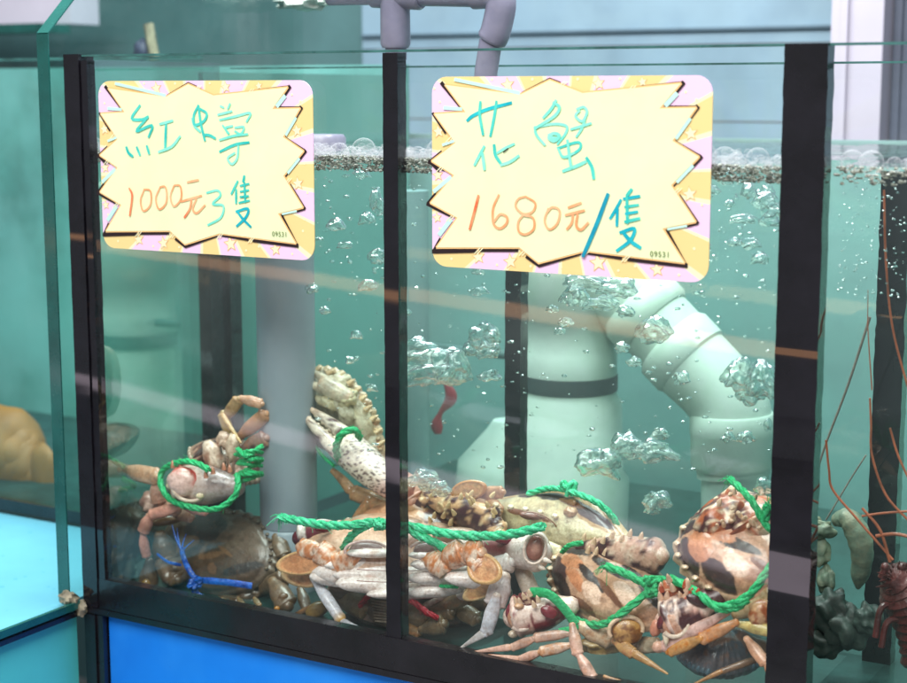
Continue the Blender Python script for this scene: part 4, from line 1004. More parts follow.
rope(c.o, [(252, 586, .052), (232, 583, .046), (212, 581, .043), (196, 580, .044)], 7.5, 'strap_blue', lobes=0, name='strap', flat=.35); rope(c.o, [(196, 582, .042), (195, 592, .040), (204, 599, .042), (222, 604, .046)], 8, 'strap_blue', lobes=0, name='strap', flat=.35)
rope(c.o, [(197, 582, .041), (188, 568, .044), (183, 556, .05), (182, 549, .055)], 6.5, 'strap_blue', lobes=0, name='strap', flat=.5); rope(c.o, [(181, 565, .046), (168, 562, .05), (157, 554, .055)], 3.5, 'strap_blue', lobes=0, name='strap', flat=.4)
for e in ((172, 525), (177, 528), (186, 534), (194, 540)): rope(c.o, [(182, 552, .052), ((182 + e[0]) / 2 - 1, (552 + e[1]) / 2, .058), (*e, .065)], 2.2, 'strap_blue', lobes=0, name='strap_fibre', taper=True)
knot(c.o, (195, 582), 13, 'strap_blue', .040, 4, 6)

# --- hidden dark crab under the central one, red rope
c = Crab(.085); c.W, c.H = .115, .018
c.carapace((418, 596, .11), V(.0, .35, -.9), V(.0, .93, .36), .150, .09, .022, lambda x, y, r, sd: mixc((.26, .17, .15), (.10, .07, .065), sm(-.2, .4, noise.fractal(Vector((x * 4, y * 4, sd)), 1, 2, 4))), belly=(.22, .17, .13), tooth=(.25, .2, .16))
dg = legc((.22, .175, .12), (.34, .22, .12), spec=.4)
c.seg((338, 596, .07), (368, 608, .06), 20, 24, legc((.42, .33, .22), (.4, .26, .16), spec=.5)); c.blob((345, 590, .07), 16, 10, 8, (.16, .10, .07)); c.seg((330, 588, .08), (352, 582, .08), 14, 12, dg)
for i in range(8): c.seg((371 + i * .6, 600 + i * 3.0, .052), (398, 604 + i * 2.7, .054), 2.6, 2.4, legc((.50, .42, .36), (.5, .4, .32), spec=.2))
c.seg((366, 604, .06), (396, 616, .062), 26, 28, legc((.26, .19, .15), spec=.2)); c.seg((402, 610, .055), (428, 618, .05), 24, 22, dg); c.seg((425, 622, .05), (452, 612, .05), 18, 16, dg)
c.seg((430, 608, .05), (470, 596, .05), 18, 15, legc((.30, .25, .18), spec=.4)); c.seg((420, 630, .04), (444, 624, .045), 14, 20, dg); c.seg((452, 604, .06), (478, 620, .055), 22, 16, dg); c.seg((424, 606, .045), (458, 590, .05), 7, 2, legc((.70, .66, .62)), tip=True)
c.seg((470, 606, .06), (496, 600, .07), 18, 14, legc((.15, .12, .09))); c.blob((458, 590, .08), 16, 9, 8, (.20, .14, .09), tilt=30); c.seg((400, 622, .05), (420, 634, .045), 14, 10, legc((.34, .22, .10), spec=.7))
c.finish('mud_crab', 'dark brown crab squeezed underneath the white belly crab, tied with red rope')
rope(c.o, [(360, 606, .046), (368, 596, .044), (380, 589, .042), (393, 594, .040), (410, 600, .036), (428, 613, .036), (438, 618, .04)], 6.5, 'rope_red'); knot(c.o, (380, 590), 11, 'rope_red', .040, 2, 5)

# --- mottled red crab behind the centre
c = Crab(.12); c.W, c.H = .12, .02
c.carapace((432, 528, .12), V(.1, .25, -.95), V(-.10, .93, .35), .140, .085, .026, st_feriata(-.3, (.50, .27, .18)), belly=CREAM)
mott = lambda t, a, p: mixc(mixc((.62, .42, .28), (.80, .66, .48), sm(.0, .3, nz(p, 200, 2))), DARK, sm(-.06, .08, nz(p, 75, 4)))
c.seg((424, 496, .105), (496, 524, .09), 26, 30, mott); c.seg((470, 506, .10), (500, 534, .085), 24, 24, mott)
rn = random.Random(5)
for i in range(20): c.spikes([(430 + rn.random() * 66, 488 + i * 1.7 + rn.random() * 8, .088)], 6, V(rn.uniform(-.6, .6), .8, .6), (.80, .64, .42))
c.blob((404, 488, .10), 14, 17, 13, lambda d, p: mixc((.72, .48, .42), (.5, .22, .2), sm(0, .4, nz(p, 70))), wob=.2); c.seg((405, 500, .10), (425, 515, .10), 18, 16, legc(TAN))
c.paddle((451, 496, .10), (487, 486, .105), 22, (.62, .40, .22), (.52, .27, .12)); c.seg((478, 494, .11), (503, 492, .11), 16, 12, legc((.62, .40, .28)))
c.blob((409, 527, .085), 16, 10, 8, (.36, .24, .18)); c.seg((428, 500, .1), (415, 506, .1), 14, 10, mott)
c.finish('flower_crab', 'mottled dark red crab right of the seam strip behind the white belly crab')

# --- pale crab at the back right of the centre with knot on top
c = Crab(.12); c.W, c.H = .150, .020
c.shell([(486, 503), (502, 498), (526, 494), (555, 491), (582, 494), (602, 504), (620, 522), (634, 544), (618, 553), (590, 557), (560, 555), (534, 548), (508, 535), (493, 518)], .115, -.0003, -.0002, .020,
        st_marks((.78, .72, .55), (.66, .58, .40), [(560, 492, 60, 8, -3, 't'), (602, 512, 34, 11, -42, 't'), (533, 497, 12, 3.6, -6, 'd'), (562, 499, 17, 5, -8, 'd'), (600, 516, 24, 5, -36, 'd'), (582, 506, 14, 3, -20, 'b'), (531, 515, 12, 4, -10, 'b'), (555, 521, 14, 2, -22, 'b'), (510, 497, 12, 5, 0, 't')]), teeth=None, tooth=(.66, .56, .38))
c.W, c.H = .14, .02
fr = legc((.72, .68, .52), (.50, .30, .20), spec=.2)
for i in range(9):
    u = i / 8; c.blob((496 + u * 118, 505 + u * 36 - 7 * math.sin(u * 3.1), .094), 3.4, 2.6, 3, (.82, .76, .58), wob=.3)
c.blob((530, 516, .092), 11, 4, 4, (.24, .12, .09), tilt=-10); c.ringc((540, 522, .085), 18, 7, 1.4, (.30, .16, .10), -25, 20, 170); c.blob((571, 512, .095), 7, 5, 5, (.50, .34, .22), wob=.4)
c.seg((530, 540, .09), (560, 552, .085), 14, 12, fr); c.seg((515, 545, .10), (555, 560, .095), 13, 10, legc((.55, .46, .34))); c.seg((600, 548, .10), (628, 545, .09), 14, 10, fr); c.seg((488, 500, .11), (500, 512, .1), 16, 12, legc(TAN))
c.seg((560, 500, .105), (575, 503, .1), 8, 6, legc((.4, .25, .16)))
c.finish('flower_crab', 'cream fronted crab with rope knot on its dark banded back below the white pipe')
rope(c.o, [(528, 494, .115), (545, 489, .112), (562, 489, .105), (578, 494, .10), (598, 503, .098), (612, 516, .098), (619, 528, .10)], 7, 'rope_mint'); knot(c.o, (569, 489), 15, 'rope_mint', .105, 3, 7)

# --- central crab, white underside
c = Crab(.045); c.W, c.H = .15, .02
c.carapace((405, 545, .085), V(.0, .30, -.95), V(.0, .93, .32), .160, .095, .020, lambda x, y, r, sd: mixc((.58, .38, .28), (.72, .54, .44), sm(-.3, .4, noise.fractal(Vector((x * 3, y * 3, sd)), 1, 2, 4))), belly=WHITE)
wh = lambda d, p: mixc((.90, .87, .86), (.74, .60, .56), sm(.15, .6, nz(p, 70)))
sp = lambda t, a, p: mixc(mixc((.76, .52, .40), (.84, .72, .62), sm(.0, .2, nz(p, 150, 6))), (.66, .33, .19), sm(.02, .22, nz(p, 210, 1)))
wl = legc((.80, .78, .78), (.70, .48, .36), spec=.15)
c.blob((403, 572, .060), 92, 22, 26, wh, tilt=-1, wob=.06, n=24)
for (x, y, rw, rh, tl) in ((356, 563, 32, 7, 4), (364, 574, 32, 8, 0), (368, 585, 33, 9, -4), (440, 566, 30, 7, -4), (440, 578, 33, 8, 0), (436, 590, 30, 8, 6), (335, 578, 26, 9, -6), (474, 580, 30, 9, -5), (400, 594, 34, 6, 0), (372, 553, 26, 5, 0), (432, 555, 24, 5, 0)):
    c.blob((x, y, .030 if rh > 8 else .034), rw, rh, 9, wh, tilt=tl, wob=.10, n=14)
for y in (568.5, 580): c.ringc((402, y, .024), 46, 2.2, .9, (.42, .26, .24), 0, 190, 350)
for cx, a0, a1 in ((366, 20, 195), (430, -15, 160)):
    c.ringc((cx, 551, .026), 21, 10, 3.2, lambda t, a, p: mixc((.84, .78, .76), (.74, .45, .42), .4), 0, a0, a1); c.blob((cx, 550, .034), 17, 8, 6, (.36, .27, .27))
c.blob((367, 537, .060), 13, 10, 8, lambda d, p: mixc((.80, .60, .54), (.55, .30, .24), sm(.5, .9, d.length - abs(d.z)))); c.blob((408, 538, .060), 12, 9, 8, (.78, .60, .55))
c.seg((360, 553, .03), (336, 566, .026), 19, 24, sp); c.seg((338, 562, .028), (318, 550, .026), 24, 24, sp); c.seg((322, 552, .026), (300, 547, .028), 22, 18, sp)
c.paddle((324, 577, .034), (281, 574, .034), 24, (.62, .42, .27), (.74, .60, .40), .12); c.paddle((325, 560, .026), (276, 566, .022), 25, (.74, .44, .27), (.80, .62, .38), .14)
c.seg((302, 560, .034), (350, 576, .036), 17, 17, wl); c.chain([(312, 576, .03), (342, 621, .018), (368, 630, .010)], [13, 8, 1.5], legc((.66, .70, .78), (.62, .50, .30), (.70, .45, .12), spec=.05))
c.seg((424, 558, .028), (446, 566, .024), 22, 26, sp); c.seg((440, 562, .024), (464, 552, .022), 24, 26, sp); c.seg((460, 551, .022), (481, 553, .02), 24, 24, sp); c.seg((468, 552, .02), (482, 566, .018), 20, 22, sp)
c.paddle((501, 576, .030), (463, 599, .026), 21, (.66, .45, .26), (.80, .66, .42), .14); c.paddle((468, 563, .016), (502, 576, .014), 31, (.76, .48, .30), (.80, .58, .32), .15)
c.seg((470, 574, .036), (512, 562, .036), 18, 20, wl); c.seg((498, 560, .045), (516, 556, .045), 18, 16, wl); c.seg((516, 556, .05), (532, 594, .045), 16, 18, legc((.66, .58, .52), (.5, .4, .3), spec=.2))
c.seg((505, 575, .03), (494, 606, .022), 24, 22, legc((.66, .62, .64), (.62, .46, .3), spec=.12)); c.seg((497, 595, .020), (486, 634, .012), 17, 13, legc((.68, .72, .80), (.70, .45, .2), spec=.05)); c.seg((487, 631, .012), (459, 649, .006), 10, 1.5, legc((.74, .76, .78), (.66, .46, .2), spec=.05), tip=True)
def whd(t, a, p): return mixc((.84, .78, .76), (.16, .03, .05), sm(.08, .2, nz(p, 48, 6) + (.16 if .3 < t < .75 else -.25)))
c.seg((346, 529, .06), (300, 538, .05), 28, 30, whd); c.blob((323, 528, .045), 9, 5, 4, (.14, .02, .04)); c.seg((342, 548, .05), (356, 532, .06), 12, 14, wl)
def whe(t, a, p): return mixc((.86, .80, .78), (.20, .05, .06), sm(.75, 1, math.sin(a)) * sm(.25, .35, t) * sm(.72, .6, t))
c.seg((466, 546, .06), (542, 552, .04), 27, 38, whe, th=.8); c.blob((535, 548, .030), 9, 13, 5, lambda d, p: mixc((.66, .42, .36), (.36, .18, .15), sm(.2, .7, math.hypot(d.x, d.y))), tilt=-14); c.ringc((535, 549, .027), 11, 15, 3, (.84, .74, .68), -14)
c.spikes([(546, 560, .03), (528, 532, .03), (540, 567, .03)], 7, V(.8, -.3, .4), (.84, .76, .70)); c.blob((507, 540, .040), 14, 5, 4, (.20, .04, .06), tilt=-6)
c.seg((440, 540, .08), (476, 548, .07), 14, 14, legc(WHITE)); c.blob((458, 535, .08), 26, 8, 8, (.46, .34, .28)); c.seg((300, 575, .05), (325, 583, .045), 14, 12, wl); c.seg((452, 598, .05), (500, 588, .04), 13, 12, wl)
c.finish('flower_crab', 'large centre crab with white underside toward the glass and round tan paddles either side')
rope(c.o, [(281, 517, .030), (300, 521, .024), (325, 525, .020), (352, 525, .018), (375, 522, .018), (400, 525, .018), (420, 528, .020), (450, 534, .022), (480, 536, .022), (512, 534, .020), (544, 526, .020)], 9.5, 'rope_mint', fray=1)
rope(c.o, [(380, 521, .016), (364, 527, .020), (351, 536, .026), (343, 549, .034)], 9, 'rope_mint'); rope(c.o, [(400, 522, .016), (416, 534, .018), (432, 541, .020), (447, 550, .026)], 9.5, 'rope_mint'); rope(c.o, [(440, 586, .028), (458, 587, .026)], 4, 'rope_green'); knot(c.o, (380, 524), 13, 'rope_mint', .016, 7, 5)

# --- crab with folded claw on top of the front right pile
c = Crab(.07); c.W, c.H = .125, .026
c.shell([(551, 577), (555, 563), (563, 552), (580, 546), (602, 547), (628, 555), (655, 568), (676, 592), (682, 612), (668, 626), (642, 632), (612, 630), (590, 624), (574, 613), (562, 601), (554, 590)], .060, -.00062, -.00010, .020, st_marks((.58, .37, .26), (.70, .49, .38), [(586, 560, 24, 7.5, -18, 'd'), (616, 560, 22, 6, -16, 'd'), (567, 578, 22, 10, -62, 'p'), (572, 596, 16, 8, -56, 'd'), (585, 574, 15, 8, -24, 'o'), (588, 592, 16, 7, -60, 'o'), (603, 590, 19, 4.6, -50, 'd'), (622, 581, 23, 5, -30, 'd'), (648, 588, 18, 4, -38, 'd'), (604, 606, 12, 8, -52, 'w'), (638, 607, 13, 8, -52, 'w'), (590, 613, 16, 4, -36, 'b'), (622, 606, 18, 3.4, -52, 'b'), (660, 606, 16, 5, -50, 'd')]), teeth=(12.4, 17.9, 1.15), tsize=4.6)
c.W, c.H = .12, .02
def darkclaw(t, a, p):
    b_ = mixc((.72, .50, .42), (.80, .66, .56), sm(-.1, .3, nz(p, 120)))
    return mixc(b_, DARK, sm(-.02, .10, nz(p, 62, 12) + .10 * math.sin(a)))
c.seg((580, 548, .075), (660, 556, .055), 30, 34, darkclaw, th=.85); c.blob((655, 556, .058), 12, 12, 10, lambda d, p: mixc((.76, .48, .36), (.80, .66, .52), sm(-.2, .3, nz(p, 70))), wob=.1)
for i, (x, y) in enumerate(((584, 538), (594, 542), (603, 541), (612, 536), (622, 539), (630, 534), (641, 537), (605, 553), (596, 552), (618, 556), (632, 553), (588, 551))): c.spikes([(x, y, .058)], 6.5, V(.2, .9, .4), (.84, .66, .50))
def frontclaw(t, a, p):
    b_ = mixc((.90, .78, .72), (.84, .60, .54), sm(-.1, .4, nz(p, 60)))
    return mixc(b_, (.22, .03, .045), sm(.10, .2, nz(p, 55, 21) + (.16 if t > .35 and math.sin(a) > .45 else -.22) + (.06 if t < .15 else 0)))
c.seg((574, 605, .036), (514, 617, .022), 34, 42, lambda t, a, p: frontclaw(1 - t, a, p), th=.9)
c.blob((520, 616, .018), 13, 14, 6, lambda d, p: mixc((.62, .36, .26), (.74, .54, .42), sm(0, .5, nz(p, 120))), tilt=-15); c.ringc((521, 616, .0145), 13, 14, 5, (.84, .76, .70), -10, -120, 110); c.blob((511, 610, .016), 5, 9, 4, (.22, .02, .04), tilt=-20); c.blob((514, 617, .0135), 4, 3, 4, (.78, .40, .24)); c.blob((519, 606, .0135), 5, 3, 4, (.72, .50, .34)); c.blob((513, 634, .016), 5, 4, 4, (.80, .74, .62))
for x, y in ((516, 601), (524, 597), (530, 594), (538, 600), (534, 605), (520, 602)): c.spikes([(x, y, .014)], 6, V(-.3, .9, .4), (.78, .62, .48))
c.blob((529, 600, .02), 12, 7, 6, lambda d, p: mixc((.20, .06, .06), (.7, .52, .4), sm(0, .2, nz(p, 150))), tilt=-25); c.blob((549, 612, .018), 9, 6, 3.5, (.24, .03, .05), tilt=-25)
pk = legc((.76, .56, .48), (.66, .30, .14), spec=.3)
c.seg((572, 633, .02), (534, 638, .012), 11, 10, pk); c.seg((536, 638, .012), (511, 648, .008), 11, 8, pk); c.seg((512, 647, .008), (474, 652, .004), 8, 2, pk, tip=True)
c.seg((572, 645, .016), (540, 652, .008), 12, 11, legc((.76, .58, .48), (.62, .28, .1), spec=.7)); c.seg((541, 652, .008), (519, 660, .005), 11, 8, pk); c.seg((521, 660, .005), (488, 655, .003), 8, 2, pk, tip=True)
c.seg((572, 624, .012), (578, 655, .006), 12, 12, pk); c.seg((578, 653, .006), (593, 679, .003), 12, 12, pk); c.seg((575, 624, .022), (612, 640, .03), 18, 20, legc((.70, .56, .42), (.55, .26, .10), spec=.6))
c.blob((600, 644, .03), 22, 9, 8, lambda d, p: mixc((.66, .56, .36), (.40, .30, .14), sm(-.1, .3, nz(p, 140))), wob=.4); c.blob((627, 631, .022), 16, 14, 8, lambda d, p: mixc((.62, .40, .18), (.30, .14, .05), sm(-.05, .15, nz(p, 160))), wob=.1)
c.ringc((626, 630, .019), 17, 13, 4.4, (.78, .62, .48), 8, -20, 200); c.seg((614, 640, .02), (634, 654, .014), 14, 12, legc((.62, .42, .22), spec=.8)); c.seg((632, 652, .014), (668, 674, .008), 10, 2, legc((.56, .36, .18), (.6, .4, .2), spec=.6), tip=True); c.seg((630, 645, .035), (660, 645, .03), 20, 14, legc((.66, .58, .46), spec=.5)); c.seg((590, 620, .035), (650, 612, .04), 16, 14, legc((.78, .60, .48)))
c.seg((604, 676, .004), (640, 690, .004), 6, 4, legc((.7, .5, .3)))
c.seg((548, 575, .09), (570, 592, .08), 10, 8, legc((.1, .08, .07)))
c.finish('flower_crab', 'front crab with orange and maroon banded back, green rope crossing it, beside the bottom seam')
rope(c.o, [(606, 566, .028), (622, 572, .026), (638, 580, .026), (652, 588, .028)], 9, 'rope_green', fray=1); rope(c.o, [(654, 586, .026), (636, 602, .020), (618, 616, .018), (604, 624, .020), (588, 624, .026), (572, 618, .034)], 9, 'rope_green')
rope(c.o, [(562, 552, .06), (570, 545, .05), (583, 543, .055)], 6, 'rope_green'); rope(c.o, [(531, 592, .018), (548, 594, .016), (562, 606, .018), (576, 624, .020)], 11, 'rope_green', flat=.5, lobes=2); rope(c.o, [(560, 632, .02), (575, 628, .02), (570, 618, .02)], 9, 'rope_green', flat=.5); knot(c.o, (654, 586), 19, 'rope_green', .026, 11, 10)

# --- far right crab
c = Crab(.07); c.W, c.H = .125, .028
c.shell([(676, 550), (683, 532), (697, 516), (716, 507), (742, 505), (772, 512), (798, 536), (804, 566), (790, 590), (766, 601), (742, 605), (722, 601), (704, 591), (689, 578), (679, 564)], .055, -.00055, .00010, .022, st_marks((.62, .39, .29), (.72, .50, .39), [(698, 522, 12, 5.5, 6, 'd'), (727, 521, 11, 4, -10, 'd'), (690, 537, 14, 7, 2, 'p'), (718, 535, 12, 5.5, 0, 'd'), (744, 540, 14, 3, -12, 'd'), (764, 534, 10, 4, -10, 'b'), (688, 562, 11, 13, 20, 'd'), (697, 576, 8, 8, 20, 'd'), (744, 560, 24, 5.5, -22, 'd'), (722, 586, 20, 9.5, -34, 'd'), (742, 579, 13, 9, -30, 'w'), (706, 560, 12, 16, 15, 'o'), (724, 550, 18, 6, -16, 'o'), (766, 578, 12, 4, -30, 'b')]), teeth=(11.2, 16.6, 1.15), tsize=4.6)
c.W, c.H = .12, .02
rough_ = lambda t, a, p: mixc(mixc((.50, .20, .12), (.12, .04, .045), sm(-.05, .08, nz(p, 90, 5))), (.82, .70, .56), sm(.16, .24, nz(p, 160, 9)))
c.seg((736, 492, .075), (758, 532, .060), 34, 76, rough_, th=.6); c.seg((733, 488, .078), (700, 530, .07), 14, 30, rough_); c.blob((724, 522, .055), 30, 22, 14, rough_ and (lambda d, p: rough_(0, 0, p)), tilt=40, wob=.3)
for i in range(22):
    x = 715 + rn.random() * 48; y = 486 + rn.random() * 36 + abs(x - 736) * .35; c.spikes([(x, y, .045)], 6, V(rn.uniform(-.4, .4), -.2 + rn.random(), .8), (.84, .66, .52))
def frontclaw2(t, a, p):
    b_ = mixc((.88, .74, .68), (.80, .54, .48), sm(-.1, .4, nz(p, 60, 2)))
    return mixc(b_, (.09, .025, .03), sm(.02, .10, nz(p, 60, 31) + (.16 if math.sin(a) > .1 else -.2) + (.10 if t < .2 else 0)))
c.seg((722, 595, .032), (666, 622, .018), 36, 44, lambda t, a, p: frontclaw2(1 - t, a, p), th=.9); c.blob((676, 622, .012), 13, 15, 6, lambda d, p: mixc((.66, .40, .30), (.82, .60, .50), sm(0, .5, nz(p, 100))), tilt=-30)
c.ringc((675, 623, .009), 13, 14, 5, (.86, .78, .68), -30, -110, 80); c.blob((663, 620, .010), 5, 10, 5, (.16, .02, .035), tilt=-25); c.blob((656, 628, .012), 6, 9, 5, (.66, .34, .26), tilt=-15); c.blob((697, 601, .016), 12, 5, 4, (.07, .03, .035), tilt=-28); c.spikes([(666, 637, .006)], 9, V(0, -1, .3), (.84, .78, .64))
for i in range(22): c.spikes([(660 + rn.random() * 40, 578 + rn.random() * 24 + (0 if i % 2 else 6), .018)], 7.5, V(rn.uniform(-.5, .4), .9, .5), (.80, .60, .48) if i % 3 else (.55, .16, .10))
c.blob((678, 594, .026), 20, 11, 8, lambda d, p: rough_(0, 0, p), tilt=-20, wob=.3)
c.seg((728, 612, .02), (662, 648, .008), 13, 13, legc((.76, .56, .52), (.74, .40, .28), spec=.2)); c.seg((737, 622, .018), (700, 640, .012), 14, 13, legc((.70, .42, .26), (.72, .28, .08), spec=.9)); c.seg((702, 638, .011), (668, 652, .008), 14, 12, legc((.62, .38, .18), (.6, .24, .06), spec=1.0)); c.blob((659, 647, .008), 7, 6, 5, (.76, .54, .44))
c.seg((735, 615, .03), (775, 596, .035), 22, 26, legc((.66, .56, .38), (.5, .3, .14), spec=.6)); c.blob((764, 614, .025), 16, 15, 9, lambda d, p: mixc((.68, .46, .30), (.40, .14, .06), sm(-.05, .12, nz(p, 170))), wob=.1); c.seg((738, 624, .02), (775, 632, .02), 13, 12, legc((.70, .62, .30), (.7, .45, .2), spec=.4))
c.seg((746, 638, .02), (766, 664, .012), 13, 12, legc((.70, .44, .32), (.8, .58, .44), spec=.3)); c.seg((766, 662, .012), (774, 678, .008), 12, 8, legc((.70, .42, .3)))
c.seg((690, 560, .08), (676, 552, .08), 10, 8, legc((.5, .35, .2)))
c.finish('flower_crab', 'right hand crab with dark spiny folded claw on top, against the black right post')
rope(c.o, [(670, 578, .024), (690, 588, .020), (706, 600, .016), (718, 607, .014), (736, 603, .014), (752, 592, .016), (764, 576, .018), (776, 560, .022)], 9.5, 'rope_green'); rope(c.o, [(716, 609, .014), (735, 608, .014), (748, 599, .015)], 9, 'rope_green')
rope(c.o, [(730, 479, .05), (742, 490, .042), (754, 504, .038), (764, 522, .036), (776, 534, .035)], 8, 'rope_green', fray=1); rope(c.o, [(768, 505, .036), (765, 520, .036)], 10, 'rope_green', fray=1)

# --- small bluish brown crab, bottom right corner
c = Crab(.05); c.W, c.H = .07, .015
c.carapace((722, 652, .050), V(.1, .3, .9), V(.0, .86, .5), .066, .046, .017, lambda x, y, r, sd: mixc((.24, .14, .10), (.10, .12, .15), sm(-.1, .3, noise.fractal(Vector((x * 4, y * 4, sd)), 1, 2, 4)) if r < .8 else .8), belly=(.14, .20, .22), tooth=(.20, .34, .42), tl=.02)
br = legc((.22, .14, .09), (.34, .22, .12), spec=.4)
c.seg((735, 655, .04), (700, 664, .03), 7, 5, br); c.seg((700, 664, .03), (684, 655, .03), 5, 2, br, tip=True); c.seg((768, 655, .04), (720, 672, .02), 9, 6, br); c.seg((722, 671, .02), (694, 684, .012), 6, 2, legc((.46, .28, .12)), tip=True); c.seg((752, 640, .05), (775, 655, .04), 16, 14, br); c.seg((710, 640, .05), (700, 650, .04), 8, 7, br)
c.finish('mud_crab', 'small dark bluish brown crab low in the bottom right corner beneath the right hand crab')

# ------------------------------------------------------------------ right compartment: lobster and curled tail
lo = P(908, 585, .11); s_ = mpp(lo)
b = MB()
spine = smooth_path([lo + V(-22, 14, 16) * s_, lo + V(-8, 2, 8) * s_, lo + V(8, -22, 0) * s_, lo + V(20, -52, -6) * s_, lo + V(24, -80, -6) * s_], 8)
b.tube(spine, [(11 + 17 * min(1, i / 10)) * (1 + .05 * math.sin(i * 2.1)) * s_ for i in range(len(spine))], 24)
rnd = random.Random(4)
for i in range(70):
    k = rnd.randrange(2, len(spine) - 6); a_ = rnd.uniform(-.4, 2.6); d = V(-math.cos(a_), math.sin(a_), rnd.uniform(.2, .9)).normalized(); r_ = (11 + 17 * min(1, k / 10)) * s_
    b.tube([spine[k] + d * r_ * .85, spine[k] + d * (r_ + 4.5 * s_)], [1.6 * s_, .25 * s_], 6)
for bx in (-30, -14): b.tube([lo + V(bx, 10, 16) * s_, lo + V(bx + 2, 20, 20) * s_], [4.5 * s_, 3.5 * s_], 10); b.ball(lo + V(bx + 2, 21, 20) * s_, 4.5 * s_, n=8)
for l_ in (0, 1): b.tube(smooth_path([lo + V(-10 + 9 * l_, -18 - 14 * l_, 10) * s_, lo + V(-30 + 6 * l_, -20 - 14 * l_, 14) * s_, lo + V(-36 + 6 * l_, -50 - 10 * l_, 12) * s_], 6), [3.2 * s_] * 13, 8)
lob = b.build('lobster', M['lobster'], origin=lo); tag(lob, 'dark red spiny lobster at the bottom of the right tank with long orange antennae', 'lobster')
def ant(pts, w, mat='antenna', Y=.08, w2=None):
    w = w * .72
    b = MB(); q = smooth_path([P(x, y, Y) for x, y in pts], 10); r = w * mpp(q[0]) / 2; n = len(q)
    b.tube(q, [r * (1 - (1 - (w2 or 1)) * i / n) for i in range(n)], 8); b.build('antenna', M[mat], lob)
ant([(884, 190), (886, 262), (893, 330), (912, 402)], 3.2); ant([(870, 398), (871, 425), (872, 455), (886, 495), (912, 524)], 3, w2=1.3)
ant([(872, 390), (868, 330), (868, 290)], 2, w2=.5); ant([(826, 440), (829, 470), (833, 490), (858, 520), (893, 560)], 3.2, w2=1.2); ant([(890, 428), (898, 455), (912, 486)], 3.2)
ant([(870, 317), (848, 385), (822, 455), (812, 500)], 4.2, 'antenna_dim', .13, .6); ant([(866, 455), (850, 480), (826, 520)], 2.4, 'antenna_dim', .13)
ant([(862, 508), (880, 530), (890, 562)], 4, w2=1.2); ant([(862, 516), (885, 513), (912, 511)], 3.4); ant([(876, 536), (895, 534), (915, 538)], 5)
b = MB(); cen_ = P(832, 540, .14); s2_ = mpp(cen_)
pth = smooth_path([P(858, 588, .14), P(862, 550, .13), P(850, 520, .125), P(836, 520, .13)], 10); n = len(pth)
b.tube(pth, [(10.5 - 13 * abs(i / n - .45) ** 1.5) * 1.15 * s2_ * min(1, .3 + i / 4) * (1 + .04 * math.sin(i * 1.7)) for i in range(n)], 16)
for q_ in ((822, 530, 13, 9), (818, 552, 12, 15), (826, 580, 9, 14), (815, 525, 9, 8)):
    p = P(q_[0], q_[1], .14); b.ball(p, q_[2] * s2_, 8 * s2_, q_[3] * s2_, (CR, CF, CU), 20, wob=.4, seed=q_[0])
tag(b.build('curled_shrimp', principled('pale_shrimp', (.17, .24, .17), .5, .45, 60, .6, 150, fine=(90, .5, (.26, .26, .16))), origin=cen_), 'pale greenish shrimp curled just right of the black post', 'shrimp')
b = MB()
for i, (x, y, r) in enumerate(((830, 610, 20), (850, 628, 22), (825, 640, 18), (868, 618, 14))):
    p = P(x, y, .13); b.ball(p, r * s2_, 14 * s2_, r * s2_, (CR, CF, CU), 24, wob=.45, seed=i)
tag(b.build('mussel_clump', principled('dark_clump', (.035, .055, .045), .5, .4, 60, .6, 120), origin=P(845, 625, .13)), 'murky dark shellfish clump under the curled shrimp', 'shellfish')

# ------------------------------------------------------------------ water
def water_box(name, lo, hi, mat, seed=0, n=60):
    x0, y0, z0 = lo; x1, y1, z1 = hi; b = MB(); ny = 16; vs = []; fs = []
    for j in range(ny + 1):
        for i in range(n + 1):
            x = x0 + (x1 - x0) * i / n; y = y0 + (y1 - y0) * j / ny
            vs.append((x, y, z1 + .0022 * noise.noise(Vector((x * 40, y * 40, seed))) + .0015 * noise.noise(Vector((x * 110, y * 110, seed)))))
    for j in range(ny):
        for i in range(n): a = j * (n + 1) + i; fs.append((a, a + 1, a + n + 2, a + n + 1))
    base = len(vs)
    ring = [i for i in range(n + 1)] + [j * (n + 1) + n for j in range(1, ny + 1)] + [ny * (n + 1) + i for i in range(n - 1, -1, -1)] + [j * (n + 1) for j in range(ny - 1, 0, -1)]
    for r in ring: vs.append((vs[r][0], vs[r][1], z0))
    K = len(ring)
    for i in range(K): fs.append((ring[i], base + i, base + (i + 1) % K, ring[(i + 1) % K]))
    fs.append(tuple(base + i for i in range(K - 1, -1, -1)))
    b.add(vs, fs); o = b.build(name, mat); o['kind'] = 'structure'; return o
WZ = .3765
water_box('water', (.0055, .0064, .0018), (POST - .001, DB - .0006, WZ), M['water'], 1)
water_box('water', (.0055, DB + .0056, .0018), (.62, .598, WZ - .004), M['water'], 4)
water_box('water', (W1 + .001, .0064, .0018), (1.45, .50, WZ + .001), M['water'], 7)

